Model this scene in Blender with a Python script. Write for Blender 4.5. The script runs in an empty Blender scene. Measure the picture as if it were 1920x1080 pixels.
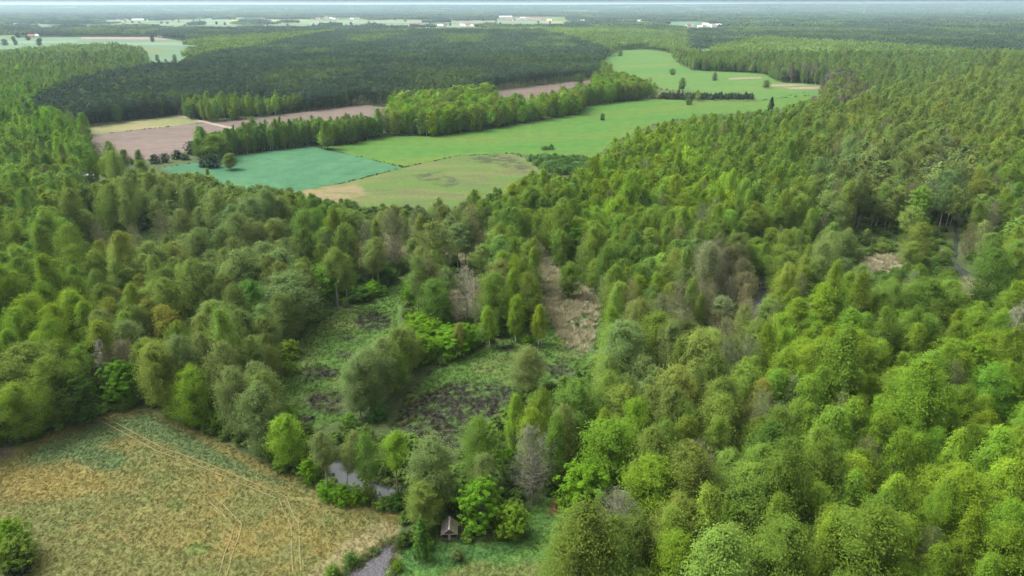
import bpy, math, random
import numpy as np

random.seed(7)
RNG = np.random.default_rng(11)
R = math.radians
SC = bpy.context.scene
COL = SC.collection

# ------------------------------------------------------------------ camera
CAM_H = 100.0
F = 1280.0                      # focal length in pixels of the 1920 wide photograph
PITCH = math.atan((540 - 9) / F)
cam_d = bpy.data.cameras.new('camera')
cam_d.sensor_width = 36.0
cam_d.lens = 36.0 * F / 1920.0
cam_d.clip_start = 1.0
cam_d.clip_end = 60000.0
cam = bpy.data.objects.new('camera', cam_d)
COL.objects.link(cam)
cam.location = (0, 0, CAM_H)
cam.rotation_euler = (math.pi / 2 - PITCH, 0, 0)
SC.camera = cam

# ------------------------------------------------------------------ sky, sun, exposure
SUN_EL, SUN_AZ = R(54), R(-72)          # azimuth measured from +Y (view direction) towards +X
world = bpy.data.worlds.new('World')
SC.world = world
world.use_nodes = True
nt = world.node_tree
nt.nodes.clear()
sky = nt.nodes.new('ShaderNodeTexSky')
sky.sky_type = 'NISHITA'
sky.sun_disc = False
sky.sun_elevation = SUN_EL
sky.sun_rotation = SUN_AZ
sky.air_density = 1.0
sky.dust_density = 9.0
sky.ozone_density = 1.0
hs = nt.nodes.new('ShaderNodeHueSaturation')      # a thin even overcast: the blue is washed out of the sky
hs.inputs['Saturation'].default_value = 0.0
bg = nt.nodes.new('ShaderNodeBackground')
bg.inputs['Strength'].default_value = 0.15
wo = nt.nodes.new('ShaderNodeOutputWorld')
nt.links.new(sky.outputs[0], hs.inputs['Color'])
nt.links.new(hs.outputs[0], bg.inputs['Color'])
nt.links.new(bg.outputs[0], wo.inputs['Surface'])

sun_d = bpy.data.lights.new('sun', 'SUN')
sun_d.energy = 0.85
sun_d.angle = R(11)
sun_d.color = (1.0, 0.97, 0.92)
sun = bpy.data.objects.new('sun', sun_d)
COL.objects.link(sun)
sun.location = (0, 0, 300)
sun.rotation_euler = (math.pi / 2 - SUN_EL, 0, -SUN_AZ + math.pi)
vs = SC.view_settings
vs.view_transform = 'Standard'
vs.look = 'None'
vs.gamma = 1.0
vs.use_curve_mapping = False
vs.exposure = 1.27
SC.render.engine = 'CYCLES'
cy = SC.cycles
cy.max_bounces = 6
cy.diffuse_bounces = 4
cy.glossy_bounces = 2
cy.transmission_bounces = 4
cy.transparent_max_bounces = 6
cy.volume_bounces = 1
cy.use_denoising = True
try:
    cy.denoiser = 'OPENIMAGEDENOISE'
    cy.denoising_prefilter = 'NONE'
    cy.denoising_input_passes = 'RGB_ALBEDO_NORMAL'
except Exception:
    pass

# ------------------------------------------------------------------ maths
CP, SP = math.cos(PITCH), math.sin(PITCH)


def G(px, py, z=0.0):
    """world point at height z seen at photo pixel (px, py)"""
    u, v = (px - 960) / F, (540 - py) / F
    dy, dz = CP + v * SP, -SP + v * CP
    k = (z - CAM_H) / dz
    return u * k, dy * k


def proj(x, y, z):
    zz = z - CAM_H
    dep = y * CP - zz * SP
    up = y * SP + zz * CP
    return 960 + F * x / dep, 540 - F * up / dep, dep


_perm = np.random.default_rng(3).random((256, 256))


def vnoise(x, y):
    x = np.asarray(x, float); y = np.asarray(y, float)
    xi, yi = np.floor(x).astype(int), np.floor(y).astype(int)
    fx, fy = x - xi, y - yi
    fx = fx * fx * (3 - 2 * fx); fy = fy * fy * (3 - 2 * fy)
    a = _perm[xi & 255, yi & 255]; b = _perm[(xi + 1) & 255, yi & 255]
    c = _perm[xi & 255, (yi + 1) & 255]; d = _perm[(xi + 1) & 255, (yi + 1) & 255]
    return (a * (1 - fx) + b * fx) * (1 - fy) + (c * (1 - fx) + d * fx) * fy


def fbm(x, y, o=4):
    s, a, t = 0, 1, 0
    for i in range(o):
        s = s + a * vnoise(x * 2 ** i + 17.3 * i, y * 2 ** i + 9.1 * i); t += a; a *= .5
    return s / t


def inpoly(px, py, poly):
    px = np.asarray(px, float); py = np.asarray(py, float)
    r = np.zeros(px.shape, bool)
    n = len(poly)
    for i in range(n):
        x0, y0 = poly[i]; x1, y1 = poly[(i + 1) % n]
        if y0 == y1:
            continue
        c = ((y0 > py) != (y1 > py)) & (px < (x1 - x0) * (py - y0) / (y1 - y0) + x0)
        r ^= c
    return r


def ell(cx, cy_, rx, ry, n=14):
    return [(cx + rx * math.cos(2 * math.pi * i / n), cy_ + ry * math.sin(2 * math.pi * i / n)) for i in range(n)]


# ------------------------------------------------------------------ materials
def nodes_of(name):
    m = bpy.data.materials.new(name)
    m.use_nodes = True
    t = m.node_tree
    t.nodes.clear()
    out = t.nodes.new('ShaderNodeOutputMaterial')
    return m, t, out


def N(t, kind, **kw):
    n = t.nodes.new(kind)
    for k, v in kw.items():
        setattr(n, k, v)
    return n


def noise(t, scale, detail=4, rough=.6, coord=None):
    n = N(t, 'ShaderNodeTexNoise')
    n.inputs['Scale'].default_value = scale
    n.inputs['Detail'].default_value = detail
    n.inputs['Roughness'].default_value = rough
    if coord is not None:
        t.links.new(coord, n.inputs['Vector'])
    return n


def maprange(t, src, a, b, c, d):
    n = N(t, 'ShaderNodeMapRange')
    for k, v in zip(('From Min', 'From Max', 'To Min', 'To Max'), (a, b, c, d)):
        n.inputs[k].default_value = v
    t.links.new(src, n.inputs['Value'])
    return n.outputs[0]


def mixc(t, fac, a, b, blend='MIX'):
    n = N(t, 'ShaderNodeMix', data_type='RGBA', blend_type=blend)
    for sock, v in ((n.inputs[0], fac), (n.inputs[6], a), (n.inputs[7], b)):
        if hasattr(v, 'links') or hasattr(v, 'is_linked'):
            t.links.new(v, sock)
        elif isinstance(v, (int, float)):
            sock.default_value = v
        else:
            sock.default_value = (*v, 1)
    return n.outputs[2]


def diffuse(t, out, col, rough=.9, bump=None, bstr=.4, bdist=.1):
    p = N(t, 'ShaderNodeBsdfPrincipled')
    p.inputs['Roughness'].default_value = rough
    p.inputs['Specular IOR Level'].default_value = .2
    if hasattr(col, 'is_linked'):
        t.links.new(col, p.inputs['Base Color'])
    else:
        p.inputs['Base Color'].default_value = (*col, 1)
    if bump is not None:
        b = N(t, 'ShaderNodeBump')
        b.inputs['Strength'].default_value = bstr
        b.inputs['Distance'].default_value = bdist
        t.links.new(bump, b.inputs['Height'])
        t.links.new(b.outputs[0], p.inputs['Normal'])
    t.links.new(p.outputs[0], out.inputs['Surface'])
    return p


def leaf_material(name, trans=.42):
    m, t, out = nodes_of(name)
    a = N(t, 'ShaderNodeAttribute', attribute_type='INSTANCER', attribute_name='tint')
    s = N(t, 'ShaderNodeAttribute', attribute_type='GEOMETRY', attribute_name='shade')
    c = mixc(t, 1.0, a.outputs['Color'], s.outputs['Color'], 'MULTIPLY')
    d = N(t, 'ShaderNodeBsdfDiffuse')
    tr = N(t, 'ShaderNodeBsdfTranslucent')
    mx = N(t, 'ShaderNodeMixShader')
    mx.inputs[0].default_value = trans
    t.links.new(c, d.inputs['Color'])
    t.links.new(c, tr.inputs['Color'])
    t.links.new(d.outputs[0], mx.inputs[1])
    t.links.new(tr.outputs[0], mx.inputs[2])
    t.links.new(mx.outputs[0], out.inputs['Surface'])
    return m


def plain(name, col, rough=.85, var=.25, scale=2.0, bump=True):
    m, t, out = nodes_of(name)
    g = N(t, 'ShaderNodeNewGeometry')
    n = noise(t, scale, 5, .6, g.outputs['Position'])
    v = maprange(t, n.outputs[0], .25, .75, 1 - var, 1 + var)
    c = mixc(t, 1.0, col, v, 'MULTIPLY')
    diffuse(t, out, c, rough, n.outputs[0] if bump else None)
    return m


def bark(name, col, dark, white=False):
    m, t, out = nodes_of(name)
    tc = N(t, 'ShaderNodeTexCoord')
    mp = N(t, 'ShaderNodeMapping')
    mp.inputs['Scale'].default_value = (1, 1, 3.0) if white else (3, 3, .6)
    t.links.new(tc.outputs['Object'], mp.inputs['Vector'])
    n = noise(t, 2.2, 4, .6, mp.outputs[0])
    f = maprange(t, n.outputs[0], .52, .62, 0, 1) if white else maprange(t, n.outputs[0], .3, .7, 0, 1)
    c = mixc(t, f, col, dark)
    diffuse(t, out, c, .9, n.outputs[0])
    return m


LEAF = leaf_material('leaf')
NEEDLE = leaf_material('needle', .12)
TWIG = leaf_material('twig', .0)
BARK = bark('alder_bark', (.11, .09, .07), (.06, .05, .04))
BARK_B = bark('birch_bark', (.55, .52, .47), (.10, .09, .08), True)
BARK_P = bark('pine_bark', (.16, .08, .05), (.08, .05, .035))
BARK_T = bark('pale_alder_bark', (.26, .225, .19), (.13, .11, .09))
BARK_Z = bark('bleached_dead_wood', (.36, .33, .26), (.24, .22, .17))
BARK_G = bark('grey_bark', (.25, .225, .17), (.15, .135, .10))


def field_material(name, col, col2, stripe=0.0, sdir=0.0, spitch=3.0, nscale=.05, tram=0.0):
    """a crop or grass surface: two tones in cloudy patches, fine grain and drill lines"""
    m, t, out = nodes_of(name)
    g = N(t, 'ShaderNodeNewGeometry')
    mp = N(t, 'ShaderNodeMapping')
    mp.inputs['Rotation'].default_value = (0, 0, sdir)
    t.links.new(g.outputs['Position'], mp.inputs['Vector'])
    st = N(t, 'ShaderNodeMapping')
    st.inputs['Scale'].default_value = (1, .25, 1)
    t.links.new(mp.outputs[0], st.inputs['Vector'])
    n1 = noise(t, nscale, 6, .62, st.outputs[0])
    n2 = noise(t, .9, 5, .7, g.outputs['Position'])
    c = mixc(t, maprange(t, n1.outputs[0], .35, .65, 0, 1), col, col2)
    c = mixc(t, 1.0, c, maprange(t, n2.outputs[0], .25, .75, .75, 1.25), 'MULTIPLY')
    if stripe:
        w = N(t, 'ShaderNodeTexWave', wave_type='BANDS', bands_direction='X')
        w.inputs['Scale'].default_value = 1.0 / spitch
        w.inputs['Distortion'].default_value = 1.5
        w.inputs['Detail'].default_value = 2
        w.inputs['Detail Scale'].default_value = .3
        t.links.new(mp.outputs[0], w.inputs['Vector'])
        c = mixc(t, 1.0, c, maprange(t, w.outputs['Fac'], 0, 1, 1 - stripe, 1 + stripe), 'MULTIPLY')
    if tram:
        w2 = N(t, 'ShaderNodeTexWave', wave_type='BANDS', bands_direction='X')
        w2.inputs['Scale'].default_value = .314 / tram
        w2.inputs['Distortion'].default_value = .25
        t.links.new(mp.outputs[0], w2.inputs['Vector'])
        c = mixc(t, maprange(t, w2.outputs['Fac'], .955, .99, 0, .55), c, tuple(.6 * v + .03 for v in col))
    n5 = noise(t, .11, 6, .7, g.outputs['Position'])
    c = mixc(t, 1.0, c, maprange(t, n5.outputs[0], .3, .7, .78, 1.2), 'MULTIPLY')
    diffuse(t, out, c, .95, n2.outputs[0], .5, .2)
    return m


# ------------------------------------------------------------------ mesh helpers
def mesh_from(name, V, Fc, mats, fmat=None, shade=None, smooth=False):
    me = bpy.data.meshes.new(name)
    V = np.asarray(V, np.float32); 
    if isinstance(Fc, np.ndarray):
        nf, k = Fc.shape
        me.vertices.add(len(V)); me.vertices.foreach_set('co', V.ravel())
        me.loops.add(nf * k); me.loops.foreach_set('vertex_index', Fc.astype(np.int32).ravel())
        me.polygons.add(nf)
        me.polygons.foreach_set('loop_start', np.arange(0, nf * k, k, dtype=np.int32))
        me.polygons.foreach_set('loop_total', np.full(nf, k, np.int32))
        me.update(calc_edges=True)
    else:
        me.from_pydata(V.tolist(), [], Fc)
        me.update()
    for m in mats:
        me.materials.append(m)
    if fmat is not None:
        me.polygons.foreach_set('material_index', np.asarray(fmat, np.int32))
    if shade is not None:
        at = me.attributes.new('shade', 'FLOAT_COLOR', 'POINT')
        c = np.ones((len(V), 4), np.float32); c[:, :3] = shade if shade.ndim == 2 else shade[:, None]
        at.data.foreach_set('color', c.ravel())
    if smooth:
        me.polygons.foreach_set('use_smooth', np.ones(len(me.polygons), bool))
    return me


class Tri:
    """collects quads (4 column faces) for numpy meshes"""
    def __init__(s): s.V, s.Fc, s.n = [], [], 0

    def add(s, V, Fc):
        s.V.append(np.asarray(V, float)); s.Fc.append(np.asarray(Fc, int) + s.n); s.n += len(V)

    def tube(s, pts, rad, sides=5):
        pts = np.asarray(pts, float); k = len(pts)
        V = []
        for i in range(k):
            d = pts[min(i + 1, k - 1)] - pts[max(i - 1, 0)]
            d = d / (np.linalg.norm(d) + 1e-9)
            a = np.cross(d, (0.31, .95, .05)); a /= np.linalg.norm(a) + 1e-9
            b = np.cross(d, a)
            for j in range(sides):
                an = 2 * math.pi * j / sides
                V.append(pts[i] + rad[i] * (math.cos(an) * a + math.sin(an) * b))
        Fc = [(i * sides + j, i * sides + (j + 1) % sides, (i + 1) * sides + (j + 1) % sides, (i + 1) * sides + j)
              for i in range(k - 1) for j in range(sides)]
        s.add(V, Fc)

    def arrays(s): return np.concatenate(s.V), np.concatenate(s.Fc)


def cards(P, T, size, rng, Nn=None, rand=.45, aspect=.6):
    """diamond leaf sprays: centres P, preferred long axis T, faces turned towards Nn (leaves spread to the light)"""
    n = len(P)
    def unit(v):
        return v / (np.linalg.norm(v, axis=1, keepdims=True) + 1e-9)
    nr = unit(rng.normal(size=(n, 3)))
    nn = nr if Nn is None else unit(Nn + rand * nr)
    a = unit(T + .5 * unit(rng.normal(size=(n, 3))))
    a = unit(a - (a * nn).sum(1, keepdims=True) * nn)
    b = np.cross(nn, a)
    s = (size * rng.uniform(.6, 1.35, n))[:, None]
    V = np.stack([P - a * s, P + b * s * aspect, P + a * s, P - b * s * aspect], 1).reshape(-1, 3)
    return V, np.arange(4 * n).reshape(-1, 4)


def env_alder(t):
    return np.where(t < .3, .58 + .42 * np.sin(t / .3 * math.pi / 2), np.clip(1 - (np.clip(t - .32, 0, 1) / .69) ** 2.3, 0, 1) ** .58)


def env_birch(t):
    return np.where(t < .3, .40 + .60 * np.sin(t / .3 * math.pi / 2), np.clip(1 - ((t - .3) / .71) ** 1.9, .02, 1) ** .8)


def env_round(t):
    return np.sqrt(np.clip(1 - (np.abs(t - .45) / .56) ** 2.2, .02, 1))


def env_cone(t):
    return np.clip(1.02 - t, .04, 1) ** .85


def make_tree(seed, H, Rad, cb, env, nprim, ntw, nleaf, lsize, elev, kind, lod=0, clump=0.0, keep=1.0):
    """returns (trunk V,F), (crown V,F,shade): limbs grow from the trunk, twigs from the limbs, leaf sprays along the twigs"""
    rng = np.random.default_rng(seed)
    tr = Tri()
    lean = rng.normal(size=2) * .018 * H
    nz = 7
    zs = np.linspace(0, H * .97, nz)
    wob = rng.normal(size=(nz, 2)) * .012 * H * np.linspace(0, 1, nz)[:, None]
    tp = np.stack([lean[0] * (zs / H) ** 1.5 + wob[:, 0], lean[1] * (zs / H) ** 1.5 + wob[:, 1], zs], 1)
    r0 = H * (.0105 if kind != 'round' else .014) * (1.25 if cb > .4 and kind == 'alder' else 2.0 if kind == 'dead' else 1)
    rad = r0 * (1 - .9 * zs / H)
    tp[0, 2] = -.6
    tr.tube(tp, rad, 6 if lod == 0 else 4)

    def on_trunk(z):
        return np.array([np.interp(z, tp[:, 2], tp[:, 0]), np.interp(z, tp[:, 2], tp[:, 1]), z])
    ph = rng.uniform(0, 6.28, 6)

    def lump(az, t):
        return 1 + .10 * np.sin(2 * az + ph[0] + 3 * t) + .08 * np.sin(3 * az + ph[1] - 5 * t) + .06 * np.sin(5 * az + ph[2] + 9 * t)
    Ps, Ts, Sh = [], [], []
    for i in range(nprim):
        t = ((i + .5) / nprim) ** (.92)
        az = i * 2.39996 + rng.normal() * .3
        rr = Rad * float(env(np.array(t))) * lump(az, t) * (1.0 if i % 4 else .6) * rng.uniform(.90, 1.04)
        zt = H * (cb + (1 - cb) * t)
        el = math.tan(R(elev * (0.55 + .65 * t)))
        z0 = max(zt - rr * el, H * cb * .55)
        z0 = min(z0, H * .94)
        p0 = on_trunk(z0)
        tip = np.array([p0[0] + rr * math.cos(az), p0[1] + rr * math.sin(az), zt])
        mid = (p0 + tip) / 2 + np.array([0, 0, -.05 * rr if kind != 'birch' else .12 * rr]) + rng.normal(size=3) * .06 * rr
        if lod == 0 or i % 3 == 0:
            br = max(.012, r0 * (.34 if kind != 'bare' else .62) * (1 - .8 * t))
            tr.tube([p0, mid, tip], [br, br * .65, br * .2], 3)
        main = tip - p0
        L = np.linalg.norm(main) + 1e-6
        for j in range(ntw):
            u = .28 + .72 * (j + rng.uniform(.2, .9)) / ntw
            q0 = (p0 + (mid - p0) * u * 2) if u < .5 else (mid + (tip - mid) * (u - .5) * 2)
            d = main / L * .8 + rng.normal(size=3) * .62
            if kind == 'birch':
                d = d * .5 + np.array([0, 0, -.75])
            elif kind == 'alder':
                d = d + np.array([0, 0, .22])
            elif kind == 'pine':
                d[2] = d[2] * .4 + .12
            d /= np.linalg.norm(d) + 1e-9
            tl = L * rng.uniform(.22, .42) if kind != 'birch' else rng.uniform(.5, 1.3) * H / 18
            m = max(1, int(round(nleaf * rng.uniform(.6, 1.4))))
            if clump:
                c = q0 + d * tl * .7
                v = rng.normal(size=(m, 3)); v /= np.linalg.norm(v, axis=1, keepdims=True)
                v[:, 2] = np.abs(v[:, 2]) * .8 - .15
                rad_c = clump * rng.uniform(.7, 1.3)
                Ps.append(c + v * rad_c * rng.uniform(.55, 1.0, (m, 1)))
                Ts.append(np.cross(v, rng.normal(size=(m, 3))))
                Sh.append(np.full(m, rng.uniform(.85, 1.15)) * rng.uniform(.9, 1.1, m))
            else:
                s = rng.uniform(0.05, 1.05, (m, 1))
                Ps.append(q0 + d * tl * s + rng.normal(size=(m, 3)) * (.12 * tl + .20))
                Ts.append(np.repeat(d[None], m, 0))
                Sh.append(np.full(m, rng.uniform(.88, 1.12)) * rng.uniform(.90, 1.10, m))
    P = np.concatenate(Ps); T = np.concatenate(Ts); Sh = np.concatenate(Sh)
    T = T / (np.linalg.norm(T, axis=1, keepdims=True) + 1e-9)
    if keep < 1:
        k = rng.random(len(P)) < keep
        P, T, Sh = P[k], T[k], Sh[k]
    if kind in ('bare', 'dead'):
        V, Fc = cards(P, T, lsize, rng, None, 1.0, .034 if kind == 'bare' else .075)
    else:
        ax = np.stack([np.interp(P[:, 2], tp[:, 2], tp[:, 0]), np.interp(P[:, 2], tp[:, 2], tp[:, 1]), P[:, 2]], 1)
        o_ = P - ax; o_ /= np.linalg.norm(o_, axis=1, keepdims=True) + 1e-6
        tz = np.clip((P[:, 2] / H - cb) / (1 - cb), 0, 1)[:, None]
        Nn = o_ * (1 - .5 * tz) + np.array([0, 0, 1]) * (.35 + .9 * tz)
        V, Fc = cards(P, T, lsize, rng, Nn, .72, .55)
    hue = rng.normal(size=len(P)) * .06
    shade = np.stack([Sh * (1 + hue), Sh, Sh * (1 - hue)], 1).repeat(4, 0)
    return tr.arrays(), (V, Fc, shade)


# species: (display kind, parameters)
SPEC = {
    # key: H, R, crown base, envelope, limbs, twigs, leaves, leaf size, limb angle, kind, clump
    'A': dict(H=19, Rad=4.3, cb=.14, env=env_alder, nprim=185, ntw=9, nleaf=15, lsize=.138, elev=42, kind='alder'),
    'T': dict(H=21, Rad=3.3, cb=.48, env=env_alder, nprim=110, ntw=8, nleaf=14, lsize=.14, elev=40, kind='alder'),
    'B': dict(H=18, Rad=2.7, cb=.20, env=env_birch, nprim=125, ntw=9, nleaf=13, lsize=.13, elev=52, kind='birch'),
    'M': dict(H=12, Rad=4.4, cb=.08, env=env_round, nprim=112, ntw=5, nleaf=40, lsize=.165, elev=30, kind='round', clump=.60),
    'W': dict(H=4, Rad=2.4, cb=.02, env=env_round, nprim=56, ntw=4, nleaf=26, lsize=.13, elev=35, kind='round', clump=.36),
    'D': dict(H=17, Rad=3.6, cb=.20, env=env_alder, nprim=80, ntw=8, nleaf=9, lsize=.50, elev=50, kind='bare'),
    'Z': dict(H=17, Rad=3.0, cb=.22, env=env_alder, nprim=46, ntw=6, nleaf=6, lsize=.48, elev=58, kind='dead'),
    'N': dict(H=9, Rad=2.7, cb=.04, env=env_cone, nprim=80, ntw=5, nleaf=18, lsize=.18, elev=8, kind='pine', clump=.36),
    'P': dict(H=19, Rad=2.9, cb=.48, env=env_round, nprim=46, ntw=4, nleaf=22, lsize=.22, elev=22, kind='pine', clump=.50),
}
BARKS = {'A': BARK, 'T': BARK_T, 'B': BARK_B, 'M': BARK, 'W': BARK, 'D': BARK_G, 'Z': BARK_Z, 'N': BARK_P, 'P': BARK_P}
LEAFM = {'A': LEAF, 'T': LEAF, 'B': LEAF, 'M': LEAF, 'W': LEAF, 'D': TWIG, 'Z': TWIG, 'N': NEEDLE, 'P': NEEDLE}
NVAR = {'A': 6, 'T': 4, 'B': 5, 'M': 4, 'W': 3, 'D': 3, 'Z': 3, 'N': 2, 'P': 4}
PROTO = {}          # species -> list of (trunk mesh, crown mesh)
LOWCOL = {}         # species -> collection of joined low prototypes for instancing
HICOL = {}


def joined(name, tr, cr, sp, col):
    V = np.concatenate([tr[0], cr[0]]); Fc = np.concatenate([tr[1], cr[1] + len(tr[0])])
    fm = np.r_[np.zeros(len(tr[1]), int), np.ones(len(cr[1]), int)]
    sh = np.concatenate([np.ones((len(tr[0]), 3)), cr[2]])
    me = mesh_from(name, V, Fc, [BARKS[sp], LEAFM[sp]], fm, sh)
    o = bpy.data.objects.new(name, me)
    col.objects.link(o)
    return o


for sp, kw in SPEC.items():
    PROTO[sp] = []
    HICOL[sp] = bpy.data.collections.new('near_kit_' + sp)
    LOWCOL[sp] = bpy.data.collections.new('far_kit_' + sp)
    for v in range(NVAR[sp]):
        r = np.random.default_rng(1000 + v * 17 + ord(sp))
        k = dict(kw)
        k['Rad'] *= r.uniform(.9, 1.12); k['cb'] *= r.uniform(.8, 1.2); k['elev'] *= r.uniform(.9, 1.1)
        tr, cr = make_tree(500 + v + ord(sp) * 31, **k)
        PROTO[sp].append((mesh_from('trunk_' + sp, *tr, [BARKS[sp]], smooth=True),
                          mesh_from('crown_' + sp, cr[0], cr[1], [LEAFM[sp]], None, cr[2])))
        joined('tree_kit_%s%d' % (sp, v), tr, cr, sp, HICOL[sp])
        kl = dict(k); kl['lod'] = 1
        if k.get('clump'):
            kl['nleaf'] = max(5, int(k['nleaf'] * .24)); kl['lsize'] = k['lsize'] * (2.1 if sp != 'W' else 2.4)
        else:
            kl['nprim'] = int(k['nprim'] * .55); kl['ntw'] = 6; kl['nleaf'] = 5; kl['lsize'] = k['lsize'] * (2.5 if sp != 'D' else 1.4)
        tr, cr = make_tree(900 + v + ord(sp) * 31, **kl)
        joined('tree_kit_low_%s%d' % (sp, v), tr, cr, sp, LOWCOL[sp])


# ------------------------------------------------------------------ geometry-node scatter for what nobody could count
def scatter(name, pts, rot, scl, idx, tint, kit, label, cat):
    me = bpy.data.meshes.new(name)
    n = len(pts)
    me.vertices.add(n)
    me.vertices.foreach_set('co', np.asarray(pts, np.float32).ravel())
    def at(nm, ty, key, arr):
        a = me.attributes.new(nm, ty, 'POINT'); a.data.foreach_set(key, np.ascontiguousarray(arr).ravel())
    r3 = np.zeros((n, 3), np.float32)
    rot = np.asarray(rot, np.float32)
    if rot.ndim == 1:
        r3[:, 2] = rot
    else:
        r3 = rot
    at('rot', 'FLOAT_VECTOR', 'vector', r3)
    at('scl', 'FLOAT_VECTOR', 'vector', np.asarray(scl, np.float32))
    at('pick', 'INT', 'value', np.asarray(idx, np.int32))
    c = np.ones((n, 4), np.float32); c[:, :3] = tint
    at('tint', 'FLOAT_COLOR', 'color', c)
    o = bpy.data.objects.new(name, me)
    COL.objects.link(o)
    g = bpy.data.node_groups.new(name + '_nodes', 'GeometryNodeTree')
    g.interface.new_socket('Geometry', in_out='INPUT', socket_type='NodeSocketGeometry')
    g.interface.new_socket('Geometry', in_out='OUTPUT', socket_type='NodeSocketGeometry')
    gi, go = g.nodes.new('NodeGroupInput'), g.nodes.new('NodeGroupOutput')
    ci = g.nodes.new('GeometryNodeCollectionInfo')
    ci.inputs['Collection'].default_value = kit
    ci.inputs['Separate Children'].default_value = True
    ci.inputs['Reset Children'].default_value = True
    ip = g.nodes.new('GeometryNodeInstanceOnPoints')
    ip.inputs['Pick Instance'].default_value = True
    def named(nm, ty):
        a = g.nodes.new('GeometryNodeInputNamedAttribute'); a.data_type = ty; a.inputs['Name'].default_value = nm
        return a.outputs['Attribute']
    e2r = g.nodes.new('FunctionNodeEulerToRotation')
    L = g.links.new
    L(gi.outputs[0], ip.inputs['Points']); L(ci.outputs[0], ip.inputs['Instance'])
    L(named('pick', 'INT'), ip.inputs['Instance Index'])
    L(named('rot', 'FLOAT_VECTOR'), e2r.inputs[0]); L(e2r.outputs[0], ip.inputs['Rotation'])
    L(named('scl', 'FLOAT_VECTOR'), ip.inputs['Scale'])
    L(ip.outputs[0], go.inputs[0])
    md = o.modifiers.new('scatter', 'NODES'); md.node_group = g
    o['kind'] = 'stuff'; o['label'] = label; o['category'] = cat
    return o


# ------------------------------------------------------------------ the plan, traced from the photo and laid out on the ground
# ground that the photo shows open (no tree may stand on it or hide it)
MEADOW = [(-500, 1400), (-420, 900), (-60, 868), (40, 836), (120, 800), (200, 772), (272, 766), (330, 792), (400, 820), (470, 858), (540, 888), (585, 905), (620, 940), (690, 952),
          (745, 955), (752, 985), (715, 1022), (660, 1050), (610, 1085), (560, 1400)]
LAWN = [(735, 1100), (742, 1040), (775, 1022), (830, 1020), (860, 1012), (900, 1016), (935, 1012), (965, 1000), (990, 962), (1030, 930), (1062, 940), (1062, 980), (1045, 1020), (1040, 1060), (1060, 1200), (700, 1300)]
DITCH = [(735, 1010), (742, 1025), (735, 1060), (715, 1120), (640, 1200), (600, 1200), (650, 1075), (690, 1045)]
POND = [(608, 862), (640, 856), (668, 870), (690, 900), (730, 905), (768, 908), (768, 925), (735, 935), (700, 940), (655, 925), (618, 905)]
POND_VIEW = [(612, 866), (640, 860), (664, 874), (680, 898), (640, 902), (618, 898)]
POND_VIEW2 = [(695, 912), (765, 908), (765, 924), (705, 932)]
BOG_L = [(560, 640), (600, 600), (650, 578), (700, 566), (742, 528), (772, 505), (768, 540), (748, 590), (744, 622), (705, 640), (668, 668), (645, 720), (636, 790), (600, 806), (548, 800), (530, 760), (520, 712), (548, 690), (566, 668)]
BOG_R = [(800, 706), (842, 676), (905, 655), (960, 632), (1000, 606), (1022, 570), (1008, 520), (1002, 486), (1040, 492), (1066, 524), (1118, 544), (1134, 590), (1118, 650), (1100, 690), (1055, 706), (1012, 735), (960, 742),
         (935, 775), (885, 800), (862, 838), (808, 845), (790, 815), (738, 800), (752, 760), (778, 728)]
TEAL = [(300, 316), (385, 302), (452, 290), (582, 274), (757, 314), (652, 341), (545, 362), (470, 360), (412, 352), (396, 330), (330, 326)]
FALLOW = [(545, 362), (652, 341), (757, 314), (860, 292), (960, 288), (1000, 300), (1016, 326), (1000, 360), (950, 395), (860, 420), (770, 428), (690, 420), (610, 396)]
STRIP = [(600, 276), (660, 270), (722, 254), (820, 256), (930, 240), (1085, 214), (1098, 200), (1150, 192), (1225, 184), (1300, 190), (1420, 190), (1520, 172), (1545, 178), (1490, 196), (1440, 212), (1330, 216), (1235, 230), (1172, 258), (1112, 296), (1085, 300), (1040, 300), (1000, 292), (960, 288), (860, 292), (757, 314)]
FARMEAD = [(1128, 112), (1160, 94), (1215, 92), (1262, 100), (1272, 118), (1298, 132), (1430, 138), (1462, 154), (1548, 160), (1550, 176), (1425, 188), (1300, 172), (1240, 168), (1188, 146), (1150, 138)]
PLOUGH = [(162, 268), (166, 254), (388, 230), (440, 226), (600, 206), (680, 196), (742, 204), (716, 230), (640, 232), (520, 248), (400, 262), (365, 280), (290, 300), (225, 300)]
PLOUGH_V = [(162, 268), (166, 254), (388, 230), (440, 226), (600, 206), (680, 196), (742, 204), (730, 214), (700, 221), (640, 226), (600, 231), (500, 242), (440, 249), (400, 252), (368, 266), (330, 281), (280, 291), (232, 290)]
STUBBLE = [(158, 240), (332, 217), (390, 229), (168, 254)]
PLOUGH2 = [(918, 172), (960, 166), (1108, 149), (1132, 150), (1105, 158), (1020, 178), (950, 192), (925, 192)]
UPL = [(-90, 71), (150, 69.5), (290, 69.5), (335, 76), (396, 79), (386, 84), (352, 88), (330, 96), (215, 82), (110, 84), (0, 96), (-90, 98)]
UPL2 = [(268, 104), (330, 98), (386, 97), (380, 102), (352, 104), (350, 120), (262, 120)]
UPL3 = [(40, 165), (100, 140), (190, 138), (150, 150), (140, 165)]
FAR_A = [(28, 52), (96, 38), (130, 36.5), (240, 38), (420, 33), (560, 35), (625, 41), (620, 49), (400, 51), (200, 52)]
FAR_B = [(632, 38), (830, 38), (1010, 40), (1062, 41), (1040, 45), (930, 47), (862, 52), (780, 50), (700, 48), (625, 49)]
FAR_C = [(1192, 60), (1232, 60), (1292, 66), (1286, 68.5), (1230, 66)]
FAR_D = [(1238, 42), (1310, 41), (1352, 46), (1310, 50), (1250, 48)]
FAR_E = [(1308, 84), (1342, 85), (1342, 95), (1306, 97)]
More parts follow.
